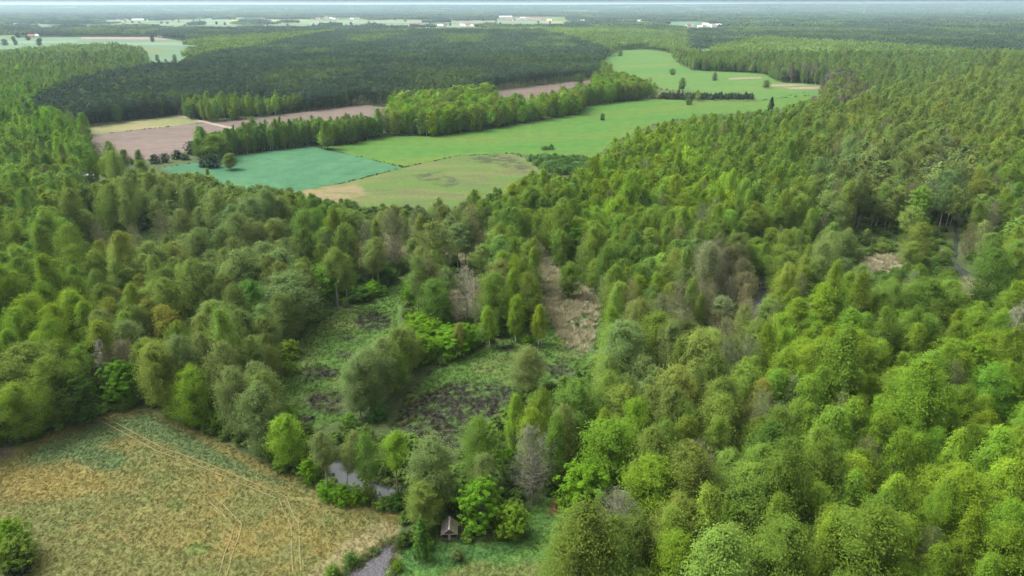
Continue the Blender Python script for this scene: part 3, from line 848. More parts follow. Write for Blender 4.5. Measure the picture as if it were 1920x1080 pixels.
# ------------------------------------------------------------------ hand-placed trees: crown top x, y, crown width (photo px), species, height m, tone, label
HAND = [
    (901, 905, 74, 'M', 11.5, 'L', 'lush rounded bright green tree immediately beside the wooden hut'),
    (960, 950, 54, 'M', 7.5, 'Y', 'low round olive-lime shrubby tree at the lawn edge beside the lush one'),
    (792, 905, 70, 'A', 11.5, 'O', 'olive yellow-green alder standing right behind the wooden hut'),
    (789, 972, 42, 'N', 9.5, 'D', 'dark bushy conifer directly left of the wooden hut'),
    (856, 1026, 27, 'W', 3.2, 'S', 'small sage-grey bush on the lawn in front of the wooden hut'),
    (737, 811, 54, 'T', 17, 'Y', 'yellow-green see-through alder at the end of the pond'),
    (684, 806, 44, 'T', 18, 'G', 'thin green alder with roots in the pond, left of the yellow-green one'),
    (634, 806, 36, 'T', 17, 'S', 'pale sage alder leaning over the pond behind the lush bushes'),
    (602, 812, 46, 'T', 17, 'S', 'sage alder at the meadow end of the pond'),
    (810, 824, 88, 'A', 18, 'S', 'broad grey-green alder between the pond and the peat clearing'),
    (900, 782, 62, 'A', 18, 'G', 'green alder at the near edge of the black peat patch'),
    (962, 738, 36, 'B', 18, 'Y', 'slim yellow-green tree rising in front of the peat clearing'),
    (1012, 726, 52, 'A', 19, 'G', 'tall fresh green alder behind the grey-brown half-bare tree'),
    (1000, 765, 60, 'A', 18, 'Y', 'bright yellow-green alder directly above the grey-brown half-bare tree'),
    (1058, 757, 50, 'A', 18, 'S', 'grey-green alder with dark stem, right of the grey-brown half-bare tree'),
    (1000, 803, 74, 'D', 19, 'B', 'grey-brown half-bare tall tree behind the lawn'),
    (906, 852, 52, 'A', 13, 'S', 'short sage alder behind the lush tree by the hut'),
    (955, 842, 34, 'M', 9, 'L', 'lush small tree squeezed between sage alder and grey-brown tree'),
    (1086, 716, 90, 'A', 19, 'G', 'broad green alder beside the end of the forest track'),
    (1196, 752, 66, 'A', 19, 'Y', 'bright-topped alder beside the forest track'),
    (1150, 786, 104, 'A', 19, 'Y', 'wide yellow-green alder above the vivid lush tree'),
    (1250, 792, 62, 'A', 18, 'G', 'green alder to the right of the bright-topped alder by the track'),
    (1100, 870, 92, 'M', 14.5, 'L', 'most vivid lush green tree, at the right edge of the lawn'),
    (1160, 918, 86, 'D', 16, 'B', 'bare grey-brown conical tree in front of the vivid lush tree'),
    (1228, 862, 112, 'A', 18, 'Y', 'massive yellow-green alder right of the bare grey-brown tree'),
    (1310, 835, 74, 'D', 18, 'B', 'greyish bare-crowned tree inside the lower right wood'),
    (1083, 985, 42, 'W', 5, 'O', 'grey-olive bush at the foot of the vivid lush tree'),
    (1122, 1016, 72, 'W', 6, 'O', 'wide olive bush in front of the bare grey-brown tree'),
    (1147, 1056, 34, 'W', 5, 'L', 'lime green bush cut by the bottom edge near the lawn'),
    (1213, 1026, 50, 'W', 5, 'U', 'dull green bush under the massive yellow-green alder'),
    (1278, 1005, 100, 'A', 18, 'Y', 'yellow-green alder cut by the bottom edge, right of the olive bushes'),
    (612, 903, 40, 'W', 4.2, 'L', 'lush bush at the left end of the pond thicket'),
    (640, 912, 44, 'W', 4.2, 'L', 'second lush bush from the left in the pond thicket'),
    (668, 914, 42, 'W', 4, 'L', 'third lush bush from the left in the pond thicket'),
    (690, 906, 34, 'W', 4.2, 'G', 'darker bush at the right end of the pond thicket'),
    (576, 862, 34, 'M', 6, 'L', 'small lime tree at the meadow edge left of the pond'),
    (745, 925, 38, 'W', 4, 'D', 'dark bush beside the stream mouth by the pond'),
    (655, 1035, 26, 'W', 2.6, 'G', 'little green bush on the bank of the stony stream'),
    (622, 1062, 34, 'W', 2.2, 'G', 'low spreading bush on the stream bank at the bottom edge'),
    (745, 1050, 20, 'W', 2.4, 'Y', 'yellow-green bush on the lawn bank of the stony stream'),
    (757, 1003, 16, 'W', 2.4, 'Y', 'tiny yellow-green bush at the top of the stony stream'),
    (530, 780, 78, 'A', 14, 'Y', 'yellow-green see-through alder at the right end of the meadow tree row'),
    (477, 722, 80, 'A', 19, 'S', 'tall sage alder with conical crown in the meadow tree row'),
    (437, 690, 70, 'A', 20, 'S', 'tall sage alder behind the conical one in the meadow tree row'),
    (540, 760, 32, 'M', 8, 'L', 'small lime tree peeking out behind the alder at the end of the meadow row'),
    (400, 772, 36, 'W', 5, 'L', 'lime bush at the foot of the meadow tree row'),
    (372, 762, 34, 'W', 5, 'L', 'lime bush left of another at the foot of the meadow tree row'),
    (345, 692, 62, 'A', 17, 'Y', 'yellow-green alder at the front of the meadow tree row'),
    (295, 645, 78, 'A', 21, 'O', 'big olive alder at the corner of the dry meadow'),
    (335, 628, 62, 'A', 21, 'S', 'sage alder right behind the big corner alder'),
    (374, 626, 62, 'A', 21, 'S', 'sage alder left of the tallest crown in the meadow row'),
    (418, 642, 72, 'A', 21, 'S', 'round-topped sage alder facing the left boggy clearing'),
    (474, 678, 70, 'A', 18, 'S', 'pale sage alder bordering the left boggy clearing'),
    (40, 650, 112, 'A', 19, 'O', 'huge olive alder at the left edge above the grey bare spot'),
    (85, 672, 80, 'A', 19, 'G', 'green alder right of the huge one at the left edge'),
    (130, 702, 66, 'M', 14, 'D', 'deep green leafy tree at the meadow corner left of the pale dead tree'),
    (218, 678, 58, 'M', 13, 'L', 'deep lime leafy tree in front of the bare grey tree'),
    (184, 638, 44, 'Z', 18, 'P', 'pale whitish dead tree behind the meadow corner'),
    (224, 636, 58, 'D', 17, 'B', 'bare grey-pink tree right of the pale whitish dead tree'),
    (84, 588, 36, 'B', 19, 'Y', 'slim yellow-green birch with pale stem at the far left wood'),
    (130, 546, 64, 'B', 21, 'Y', 'tall yellow-green tree rising above the left wood'),
    (150, 566, 46, 'B', 20, 'Y', 'yellow-green tree in front of the tallest one in the left wood'),
    (234, 602, 68, 'A', 19, 'S', 'sage alder behind the bare grey-pink tree'),
    (188, 582, 52, 'A', 19, 'S', 'sage alder between the yellow-green trees and the bare one'),
    (306, 576, 66, 'B', 18, 'K', 'rusty olive tree in the middle of the left wood'),
    (267, 563, 52, 'B', 18, 'K', 'orange-tinged tree in the middle of the left wood'),
    (394, 568, 96, 'A', 16, 'S', 'wide dome-shaped grey-green alder left of the boggy clearing'),
    (330, 604, 52, 'A', 17, 'G', 'green alder below the rusty olive tree'),
    (470, 592, 52, 'M', 8, 'D', 'dark green bushy tree beside the left boggy clearing'),
    (462, 526, 74, 'A', 19, 'G', 'green alder left of the largest round alder'),
    (532, 513, 98, 'A', 20, 'S', 'largest round alder at the top of the left boggy clearing'),
    (606, 497, 62, 'M', 13, 'L', 'lime tree right of the largest round alder'),
    (553, 474, 36, 'M', 13, 'L', 'small lime crown above the largest round alder'),
    (487, 456, 74, 'A', 20, 'S', 'pale sage alder behind the largest round alder'),
    (505, 642, 52, 'W', 5, 'U', 'dull grey-green bush in the left boggy clearing'),
    (540, 640, 42, 'W', 5.5, 'Y', 'yellow-green bush in the left boggy clearing'),
    (540, 678, 34, 'W', 3.6, 'Y', 'low yellow-green bush in front of the other bog bushes'),
    (692, 648, 74, 'A', 18, 'S', 'front sage alder in the hedgerow between the boggy clearings'),
    (666, 672, 60, 'A', 17, 'S', 'grey-green alder at the near end of the hedgerow between the bogs'),
    (742, 616, 62, 'A', 17, 'O', 'olive alder in the hedgerow between the boggy clearings'),
    (716, 634, 60, 'A', 17, 'S', 'sage alder behind the front one in the bog hedgerow'),
    (735, 652, 54, 'A', 14, 'G', 'green alder on the right side of the bog hedgerow'),
    (762, 614, 50, 'A', 14, 'S', 'sage alder joining the alders and lime trees of the bog hedgerow'),
    (768, 640, 44, 'M', 8, 'L', 'lime tree at the right foot of the olive alder in the hedgerow'),
    (812, 602, 46, 'M', 9, 'L', 'lime tree just left of the broad lime bushy tree'),
    (655, 775, 34, 'W', 4, 'L', 'lime bush at the near tip of the hedgerow between the bogs'),
    (705, 755, 40, 'W', 5, 'D', 'dark bush along the right foot of the bog hedgerow'),
    (784, 590, 62, 'M', 9, 'L', 'lush lime tree in the middle of the bog hedgerow'),
    (788, 628, 46, 'M', 9, 'L', 'lush lime tree in front of another in the bog hedgerow'),
    (838, 617, 70, 'M', 8, 'L', 'broad lime bushy tree below the pale dead trees'),
    (874, 607, 44, 'M', 9, 'L', 'lime bushy tree right below the pale dead trees'),
    (860, 606, 26, 'B', 11, 'K', 'small orange-leaved birch with white stem among lime bushes'),
    (843, 650, 18, 'W', 3.2, 'Y', 'tiny round lime bush in front of the hedgerow bushes'),
    (793, 503, 48, 'M', 11, 'L', 'lime tree at the far end of the left boggy clearing'),
    (772, 524, 40, 'M', 10, 'L', 'lime tree left of its twin at the far end of the left bog'),
    (813, 524, 62, 'A', 18, 'G', 'green alder left of the pale dead trees'),
    (833, 503, 46, 'A', 18, 'S', 'sage alder behind the green one beside the dead trees'),
    (816, 470, 48, 'A', 18, 'G', 'green alder at the back of the clump with the dead trees'),
    (856, 545, 36, 'Z', 13, 'P', 'white forked dead tree in the bog hedgerow clump'),
    (873, 500, 40, 'Z', 19, 'P', 'tall pale dead tree in the middle of the clump'),
    (891, 520, 32, 'Z', 18, 'P', 'pale dead tree on the right of the dead group'),
    (927, 513, 66, 'A', 20, 'G', 'large full green alder right of the pale dead trees'),
    (930, 488, 58, 'A', 20, 'S', 'grey-green alder behind the large one by the dead trees'),
    (960, 504, 32, 'B', 19, 'Y', 'birch with white stem standing inside the clump by the reeds'),
    (984, 482, 46, 'A', 21, 'G', 'tall dark-sided alder at the edge of the tan reeds'),
    (962, 480, 40, 'A', 21, 'Y', 'bright-topped alder at the back of the clump by the reeds'),
    (967, 553, 34, 'B', 16, 'Y', 'vivid slim birch at the right tip of the clump'),
    (917, 573, 36, 'B', 14, 'Y', 'slim conical birch in front of the clump by the reeds'),
    (1011, 571, 31, 'B', 14, 'Y', 'lone slim birch at the edge of the tan reeds'),
    (987, 627, 24, 'W', 3, 'L', 'round green bush at the foot of the lone slim birch'),
    (988, 650, 62, 'A', 14, 'S', 'lone round sage tree standing in the right boggy clearing'),
    (985, 712, 30, 'W', 2.6, 'D', 'dark bush under the lone round sage tree'),
    (1081, 603, 10, 'W', 2.4, 'D', 'tiny dark bush alone in the tan reeds'),
    (1068, 490, 46, 'A', 14, 'G', 'green alder beyond the tan reeds'),
    (1118, 484, 42, 'B', 14, 'G', 'slender green tree behind the tan reeds'),
    (1148, 512, 48, 'A', 13, 'S', 'sage alder on the right of the tan reeds'),
    (1150, 574, 36, 'B', 17, 'Y', 'lime birch at the right edge of the tan reeds'),
    (1146, 608, 44, 'B', 16, 'Y', 'lime birch in front, right edge of the tan reeds'),
    (1140, 652, 50, 'A', 13, 'Y', 'short yellow-green alder where the reeds meet the bog'),
    (1228, 588, 74, 'A', 21, 'G', 'middle crown of the three big round alders right of the bog'),
    (1188, 606, 62, 'A', 21, 'S', 'left crown of the three big round alders right of the bog'),
    (1260, 606, 64, 'A', 21, 'S', 'right crown of the three big round alders right of the bog'),
    (1165, 530, 40, 'B', 18, 'Y', 'leftmost lime birch in the row above the three big alders'),
    (1200, 516, 42, 'B', 18, 'Y', 'second lime birch in the row above the three big alders'),
    (1236, 511, 42, 'B', 18, 'Y', 'third lime birch in the row above the three big alders'),
    (1264, 530, 44, 'A', 18, 'O', 'olive tree closing the birch row above the three big alders'),
    (720, 500, 38, 'M', 6, 'D', 'dark green bushy tree at the far corner of the left bog'),
    (700, 530, 44, 'W', 5, 'L', 'lime bush along the far edge of the left bog'),
    (670, 536, 54, 'W', 5, 'D', 'dark bush along the far edge of the left bog'),
    (655, 508, 52, 'M', 7, 'D', 'deep green bushy tree behind the left bog'),
    (1560, 534, 66, 'B', 20, 'Y', 'tallest yellow-green birch crown in the right wood'),
    (1604, 580, 60, 'B', 19, 'Y', 'yellow-green birch with forked white stem in the right wood'),
    (1498, 557, 50, 'B', 18, 'Y', 'yellow-green birch right of the flooded grey trees'),
    (1430, 712, 54, 'B', 18, 'K', 'pale yellowish birch with white stem right of the forest track'),
    (1495, 706, 48, 'B', 18, 'S', 'pale thin birch with white branches in the right wood'),
    (1885, 575, 26, 'Z', 19, 'P', 'leaning bare grey trunk near the right edge'),
    (1910, 560, 28, 'Z', 21, 'P', 'bare grey trunk at the right edge, leaning'),
    (8, 978, 54, 'M', 8, 'L', 'green leafy tree cut by the left edge of the meadow'),
    (16, 1012, 64, 'M', 7, 'G', 'lower green leafy tree at the bottom left corner'),
    (42, 1001, 22, 'W', 2.4, 'V', 'small dark blue-green bush at the left meadow edge'),
    (28, 1052, 46, 'W', 3, 'V', 'dark bush in the bottom left corner'),
    # junipers, birches and lone trees around the fields
    (288, 290, 22, 'W', 6, 'V', 'dark round juniper, first from the left before the ploughed field'),
    (307, 288, 17, 'W', 6, 'V', 'dark round juniper, second from the left before the ploughed field'),
    (330, 282, 20, 'W', 6, 'V', 'dark round juniper in the middle of its row'),
    (358, 265, 30, 'W', 9, 'V', 'largest dark round juniper before the ploughed field'),
    (347, 289, 15, 'W', 4, 'V', 'smallest dark juniper in front of the largest one'),
    (246, 297, 9, 'W', 4, 'V', 'tiny dark juniper between two birches'),
    (226, 279, 24, 'B', 14, 'G', 'lone green birch left of the tiny juniper'),
    (257, 280, 20, 'B', 13, 'G', 'green birch right of the tiny juniper'),
    (262, 300, 26, 'B', 10, 'G', 'short birch in front of the junipers'),
    (193, 293, 34, 'B', 15, 'Y', 'bright green birch beside the white shed'),
    (395, 292, 30, 'W', 8, 'V', 'dark pine bush standing in the blue-green field'),
    (427, 287, 30, 'B', 11, 'O', 'lone birch standing in the blue-green field'),
    (378, 300, 14, 'W', 5, 'V', 'small dark bush left of the pines in the blue-green field'),
    (400, 252, 52, 'B', 18, 'G', 'thick green birch clump at the end of the field tree row'),
    (1448, 182, 20, 'N', 17, 'V', 'lone dark conifer at the end of the bright meadow'),
    (1293, 177, 14, 'W', 11, 'U', 'round lone tree at the top of the bright meadow'),
    (1130, 213, 10, 'W', 6, 'D', 'lone round bush in the bright meadow'),
    (1438, 150, 16, 'A', 10, 'U', 'lone umbrella-shaped tree in the far valley meadow'),
    (1262, 129, 13, 'W', 9, 'U', 'small lone tree in the far valley meadow'),
    (1280, 146, 15, 'W', 14, 'U', 'lone grey-green tree between the two far meadows'),
    (1164, 93, 9, 'W', 13, 'U', 'lone tree at the top left of the far valley meadow'),
    (1341, 136, 11, 'W', 11, 'B', 'grey lone tree beside the pale reeds'),
    (1034, 270, 14, 'N', 4, 'D', 'small pointed bush on the near edge of the bright meadow'),
    (1022, 274, 20, 'W', 2.5, 'U', 'low willow bush beside the small pointed bush'),
    (293, 102, 8, 'W', 12, 'U', 'lone tree in the pasture behind the small wood'),
    (326, 102, 9, 'W', 12, 'U', 'second lone tree in the pasture behind the small wood'),
]
PAL['P'] = (.27, .25, .18); PAL['K'] = (.185, .20, .035); PAL['V'] = (.030, .050, .030)

trees = []       # dict(x,y,sp,H,W,tint,label,hand)


def tone(tint, s=.12):
    b = math.exp(random.gauss(0, s)); h = random.gauss(0, .075)
    return (min(.6, tint[0] * b * (1 + h)), min(.6, tint[1] * b), min(.6, tint[2] * b * (1 - h)))


for x, yt, w, sp, H, tn, lab in HAND:
    gxx, gyy = G(x, yt, H)
    dep = proj(gxx, gyy, H * .6)[2]
    trees.append(dict(x=gxx, y=gyy, sp=sp, H=H, W=w / F * dep, tint=tone(PAL[tn], .04), label=lab, hand=True, tn=tn))
hand_xy = np.array([(t_['x'], t_['y']) for t_ in trees]); hand_w = np.array([t_['W'] for t_ in trees])


def jgrid(x0, x1, y0, y1, s, jit=.42):
    xs = np.arange(x0, x1, s); ys = np.arange(y0, y1, s * .87)
    X, Y = np.meshgrid(xs, ys)
    X = X + (np.arange(len(ys))[:, None] % 2) * s * .5
    X = X + RNG.uniform(-jit, jit, X.shape) * s; Y = Y + RNG.uniform(-jit, jit, Y.shape) * s
    return X.ravel(), Y.ravel()


def in_view(x, y, m=260):
    px, py, d = proj(x, y, 10.0)
    return (d > 20) & (px > -m) & (px < 1920 + m) & (py < 1330)


def clear_of(x, y, H, W=4.0):
    """True where a tree neither stands on nor hides open ground"""
    ok = np.ones(len(x), bool)
    pts_ = [(x, y, 0.0), (x, y, H * .45), (x - W * .35, y, H * .7), (x + W * .35, y, H * .7), (x, y, H * .97)]
    jx = RNG.normal(0, 6, len(x)); jy = np.abs(RNG.normal(0, 9, len(x))) + (fbm(x / 14, y / 14, 2) - .35) * 16
    jy = np.clip(jy, -6, 20) * np.where(x > 20, .5, 1) * np.clip((np.hypot(x, y) - 150) / 150, .15, 1) * np.clip(500 / np.hypot(x, y), .1, 1)
    for a_, b_, c_ in pts_:
        px, py, _ = proj(a_, b_, c_)
        if not np.isscalar(c_):
            px, py = px + jx, py + jy
        for poly in CLEAR:
            ok &= ~inpoly(px, py, poly)
    return ok


# near and middle woods
x1, y1 = jgrid(-420, 420, 62, 430, 6.7)
x2, y2 = jgrid(-1150, 1150, 430, 1350, 6.9)
xs, ys = np.r_[x1, x2], np.r_[y1, y2]
k = in_view(xs, ys)
xs, ys = xs[k], ys[k]
px, py, _ = proj(xs, ys, 11.0)
tint, wts = stand(px, py)
H = wts[:, 4] * np.exp(RNG.normal(0, .17, len(xs)))
low = np.ones(len(xs))
bpx, bpy_, _ = proj(xs, ys, 0.0)
for p_, f_ in LOWZ:
    low = np.where(inpoly(bpx, bpy_, p_) & (RNG.random(len(xs)) < .72), f_, low)
H = H * low
pine = inpoly(px, py, PINES) | inpoly(px, py, PINES_R)
k = clear_of(xs, ys, H)
d2 = ((xs[:, None] - hand_xy[None, :, 0]) ** 2 + (ys[:, None] - hand_xy[None, :, 1]) ** 2)
k &= (np.sqrt(d2) > (hand_w[None] * .42 + 1.6)).all(1)
sparse = np.zeros(len(xs), bool)
for p_ in SPARSE:
    sparse |= inpoly(px, py, p_)
k &= ~(sparse & (RNG.random(len(xs)) < .45)) & ~((low < .5) & (RNG.random(len(xs)) < .55))
k &= RNG.random(len(xs)) > .06
# young trees keep to a small clearing size and avoid hiding hand placed crowns in front of the bogs
u = RNG.random(len(xs))
sp = np.full(len(xs), 'A')
cum = np.cumsum(wts[:, :4], 1)
sp[u < cum[:, 3]] = 'M'; sp[u < cum[:, 2]] = 'T'; sp[u < cum[:, 1]] = 'D'; sp[u < cum[:, 0]] = 'B'
sp[pine] = np.where(u[pine] < .05, 'A', 'P')
hedge = inpoly(px, py, [(720, 260), (720, 190), (1240, 140), (1240, 195), (1090, 215), (820, 262)])
gray = inpoly(px, py, [(1380, 140), (1560, 130), (1640, 180), (1580, 210), (1460, 190)])
for i in np.nonzero(k)[0]:
    s_ = sp[i]
    base = tint[i]
    Hh = H[i]
    if s_ == 'P':
        pn_ = float(fbm(xs[i] / 90, ys[i] / 90, 3))
        base = np.array((.056, .090, .050)) * (.72 + .6 * pn_) if pn_ < .60 else np.array((.080, .125, .042)); Hh = 17 * math.exp(random.gauss(0, .08))
    elif s_ == 'D':
        base = np.array(PAL['B']) * .55 + tint[i] * .35
    elif s_ == 'M':
        base = tint[i] * .4 + np.array(PAL['L']) * .6; Hh *= .72
    elif s_ == 'B':
        base = tint[i] * .6 + np.array(PAL['Y']) * .4
    if pine[i] and s_ == 'A':
        base = np.array((.085, .145, .030)); Hh = 17.0
    if hedge[i]:
        if s_ in 'BT' and random.random() < .7:
            s_ = random.choice('AM')
        base = np.array(random.choice([PAL['Y'], PAL['G'], PAL['O'], PAL['L']])) * 1.08; Hh = random.uniform(15, 22)
    if gray[i] and random.random() < .5:
        base = np.array((.13, .125, .085))
    if low[i] < .5 and s_ in 'TDM':
        s_ = 'A'
    w0 = {'A': 9.2, 'T': 7.6, 'B': 6.6, 'M': 7.6, 'D': 6.6, 'P': 6.4}[s_] * math.exp(random.gauss(0, .16)) * (Hh / 19) ** .5 * (1.25 if hedge[i] else 1)
    trees.append(dict(x=xs[i], y=ys[i], sp=s_, H=Hh, W=w0, tint=tone(base, .17), label=None, hand=False, tn=None))

# young pine plantation strips and the dark row of small conifers by the far meadow
def strip_rows(poly, step, spc, H, W, base, species):
    P = np.array([G(*p_) for p_ in poly])
    a_, b_ = P.min(0), P.max(0)
    X, Y = jgrid(a_[0], b_[0], a_[1], b_[1], step, .25)
    pu, pv, _ = proj(X, Y, 0.0)
    for x_, y_ in zip(X[inpoly(pu, pv, poly)], Y[inpoly(pu, pv, poly)]):
        trees.append(dict(x=x_, y=y_, sp=species, H=H * math.exp(random.gauss(0, .17)), W=W * random.uniform(.85, 1.35), tint=tone(base, .17), label=None, hand=False, tn=None))


strip_rows([(145, 236), (330, 216), (335, 209), (150, 222)], 3.2, 'N', 8, 3.6, (.036, .062, .032), 'N')
strip_rows([(352, 226), (655, 200), (660, 192), (345, 214)], 4.0, 'B', 11, 3.8, (.07, .13, .03), 'B')
strip_rows([(1235, 187), (1415, 187), (1410, 183), (1238, 182)], 5.0, 'N', 6, 4.8, (.055, .085, .042), 'N')
strip_rows([(374, 298), (455, 287), (582, 272), (650, 272), (714, 258), (712, 248), (645, 256), (580, 258), (450, 272), (372, 286)], 5.2, 'B', 14, 6.6, (.10, .185, .03), 'A')
strip_rows([(374, 299), (455, 288), (582, 273), (714, 257), (712, 250), (580, 262), (450, 278)], 13, 'M', 13, 9, (.11, .21, .025), 'M')
strip_rows([(374, 300), (455, 289), (582, 274), (580, 268), (450, 282)], 5.0, 'B', 16, 4.8, (.10, .19, .03), 'B')
strip_rows([(985, 296), (1100, 300), (1110, 322), (1040, 330), (1010, 316)], 4.2, 'W', 3.6, 4.6, (.10, .19, .05), 'W')

# ------------------------------------------------------------------ which trees show largest: a coarse painter's buffer, near to far
T_x = np.array([t_['x'] for t_ in trees]); T_y = np.array([t_['y'] for t_ in trees])
order = np.argsort(np.hypot(T_x, T_y))
BW, BH = 960, 540
buf = np.zeros((BH, BW), bool)
for i in order:
    t_ = trees[i]
    cb = {'T': .5, 'P': .45}.get(t_['sp'], .12)
    u0, v0, _ = proj(t_['x'], t_['y'], t_['H'])
    u1, v1, d_ = proj(t_['x'], t_['y'], t_['H'] * cb)
    rx, ry = max(.5, t_['W'] * F / d_ / 4), max(.5, (v1 - v0) / 4)
    cx, cyy = u0 / 2, (v0 + v1) / 4
    X0, X1 = max(0, int(cx - rx)), min(BW, int(cx + rx) + 1); Y0, Y1 = max(0, int(cyy - ry)), min(BH, int(cyy + ry) + 1)
    t_['vis'] = 0
    if X0 >= X1 or Y0 >= Y1:
        continue
    yy, xx = np.mgrid[Y0:Y1, X0:X1]
    e = ((xx + .5 - cx) / rx) ** 2 + ((yy + .5 - cyy) / ry) ** 2 <= 1
    sub = buf[Y0:Y1, X0:X1]
    t_['vis'] = int((e & ~sub).sum())
    t_['cpx'], t_['cpy'] = 2 * cx, 2 * cyy
    sub |= e

KIND = {'A': 'alder_tree', 'T': 'alder_tree', 'B': 'birch_tree', 'M': 'broadleaf_tree', 'W': 'bush', 'D': 'bare_tree', 'Z': 'bare_tree', 'N': 'conifer', 'P': 'pine_tree'}
CAT = {'alder_tree': 'alder', 'birch_tree': 'birch', 'broadleaf_tree': 'tree', 'bush': 'bush', 'bare_tree': 'bare tree', 'conifer': 'conifer', 'pine_tree': 'pine'}
WORD = {'alder_tree': 'alder', 'birch_tree': 'birch', 'broadleaf_tree': 'broadleaf tree', 'bush': 'bush', 'bare_tree': 'half-bare tree', 'conifer': 'small conifer', 'pine_tree': 'pine'}
chosen = []
for kd in CAT:
    c_ = [t_ for t_ in trees if KIND[t_['sp']] == kd and not t_['hand'] and t_['vis'] >= 6]
    c_.sort(key=lambda q: -q['vis'])
    nh = sum(1 for t_ in trees if KIND[t_['sp']] == kd and t_['hand'])
    chosen += c_[:max(0, 296 - nh)]
for t_ in trees:
    t_['solo'] = t_['hand']
for t_ in chosen:
    t_['solo'] = True

# places in the picture that a label can point to
PLACES = [([(1040, 840), (1400, 840), (1400, 1200), (1040, 1200)], 'in the wood right of the hut lawn'), ([(1400, 880), (1660, 880), (1660, 1300), (1400, 1300)], 'in the lower right wood'),
          ([(1660, 880), (2400, 880), (2400, 1300), (1660, 1300)], 'in the bottom right corner wood'), ([(1020, 690), (1330, 690), (1330, 840), (1020, 840)], 'around the end of the forest track'),
          ([(1330, 690), (1620, 690), (1620, 880), (1330, 880)], 'in the wood right of the forest track'), ([(1620, 690), (2400, 690), (2400, 880), (1620, 880)], 'along the right edge above the corner wood'),
          ([(1280, 470), (1490, 470), (1490, 690), (1280, 690)], 'around the flooded swamp'), ([(1490, 520), (1690, 520), (1690, 690), (1490, 690)], 'among the tall yellow-green birches'),
          ([(1690, 500), (2400, 500), (2400, 690), (1690, 690)], 'below the dark creek'), ([(1490, 340), (2400, 340), (2400, 520), (1490, 520)], 'by the dark creek'),
          ([(1020, 400), (1280, 400), (1280, 690), (1020, 690)], 'behind the tan reed bed'), ([(1280, 340), (1490, 340), (1490, 470), (1280, 470)], 'in the wood above the flooded swamp'),
          ([(1000, 200), (1490, 200), (1490, 400), (1000, 400)], 'beside the bright meadow'), ([(1490, 80), (2400, 80), (2400, 340), (1490, 340)], 'in the far right wood'),
          ([(620, 360), (1020, 360), (1020, 520), (620, 520)], 'in the thin stand below the fallow field'), ([(620, 520), (1020, 520), (1020, 840), (620, 840)], 'in the hedgerow between the bogs'),
          ([(-400, 520), (260, 520), (260, 860), (-400, 860)], 'at the left end of the dry meadow'), ([(260, 520), (620, 520), (620, 900), (260, 900)], 'in the row behind the dry meadow'),
          ([(-400, 360), (200, 360), (200, 520), (-400, 520)], 'in the swamp wood at the left edge'), ([(200, 360), (620, 360), (620, 520), (200, 520)], 'below the blue-green field'),
          ([(-400, 180), (220, 180), (220, 360), (-400, 360)], 'left of the ploughed field'), ([(220, 240), (720, 240), (720, 360), (220, 360)], 'in the row behind the blue-green field'),
          ([(700, 140), (1260, 140), (1260, 270), (700, 270)], 'in the hedgerow behind the bright meadow'), ([(120, 190), (345, 190), (345, 245), (120, 245)], 'in the plantation above the stubble strip'),
          ([(340, 180), (700, 180), (700, 240), (340, 240)], 'in the plantation behind the ploughed field'), ([(-400, 0), (1290, 0), (1290, 230), (-400, 230)], 'on the front of the dark pine wood')]


def place(u_, v_):
    for poly, ph in PLACES:
        if inpoly(np.array(u_), np.array(v_), poly):
            return ph
    return 'in the far wood'


def tone_word(c_, kd):
    r_, g_, b_ = c_
    if kd in ('pine_tree', 'conifer'):
        return 'dark green' if g_ < .068 else 'lighter green'
    if r_ > g_ * 1.02:
        return 'grey-brown'
    if g_ > .19 and b_ < .03:
        return 'lime green' if r_ < .62 * g_ else 'yellow-green'
    if b_ > .34 * r_ and g_ < 1.7 * r_:
        return 'sage green'
    if r_ > .72 * g_:
        return 'olive green'
    return 'fresh green' if g_ > .14 else 'deep green'


ORD = ['leftmost', 'second from left', 'third from left', 'fourth from left', 'fifth from left', 'sixth from left', 'seventh from left', 'eighth from left', 'ninth from left', 'tenth from left']
groups = {}
for t_ in trees:
    if t_['solo'] and not t_['hand']:
        kd = KIND[t_['sp']]
        asp = t_['W'] / t_['H']
        mid = {'alder_tree': .40, 'birch_tree': .31, 'broadleaf_tree': .52, 'bush': 1.1, 'bare_tree': .37, 'conifer': .5, 'pine_tree': .33}[kd]
        sh_ = 'slender ' if asp < mid * .9 else 'broad ' if asp > mid * 1.15 else ''
        if t_['sp'] == 'T':
            sh_ = 'long-stemmed '
        base = '%s%s %s %s' % (sh_, tone_word(t_['tint'], kd), WORD[kd], place(t_['cpx'], t_['cpy']))
        groups.setdefault(base, []).append(t_)
for base, lst in groups.items():
    lst.sort(key=lambda q: q['cpx'])
    if len(lst) == 1:
        lst[0]['label'] = base
    elif len(lst) <= 10:
        for i, q in enumerate(lst):
            q['label'] = base + ', ' + ('rightmost' if i == len(lst) - 1 else ORD[i])
    else:                                    # a crowded class: order it in three rows, nearest first
        lst.sort(key=lambda q: -q['cpy'])
        nrow = int(math.ceil(len(lst) / 10))
        per = int(math.ceil(len(lst) / nrow))
        for r_ in range(nrow):
            row = sorted(lst[r_ * per:(r_ + 1) * per], key=lambda q: q['cpx'])
            rw = ['front row', 'second row', 'third row', 'fourth row', 'fifth row', 'sixth row', 'seventh row', 'eighth row', 'ninth row', 'tenth row', 'eleventh row', 'twelfth row'][min(r_, 11)]
            for i, q in enumerate(row):
                q['label'] = base + ', ' + rw + ' ' + ORD[min(i, 9)].replace(' from left', '')

GROUP = {'alder_tree': 'alders in the swamp woods', 'birch_tree': 'birches in the woods', 'broadleaf_tree': 'lush broadleaf trees', 'bush': 'bushes in the open ground', 'bare_tree': 'bare and dead trees', 'conifer': 'small conifers', 'pine_tree': 'pines at the edge of the pine wood'}


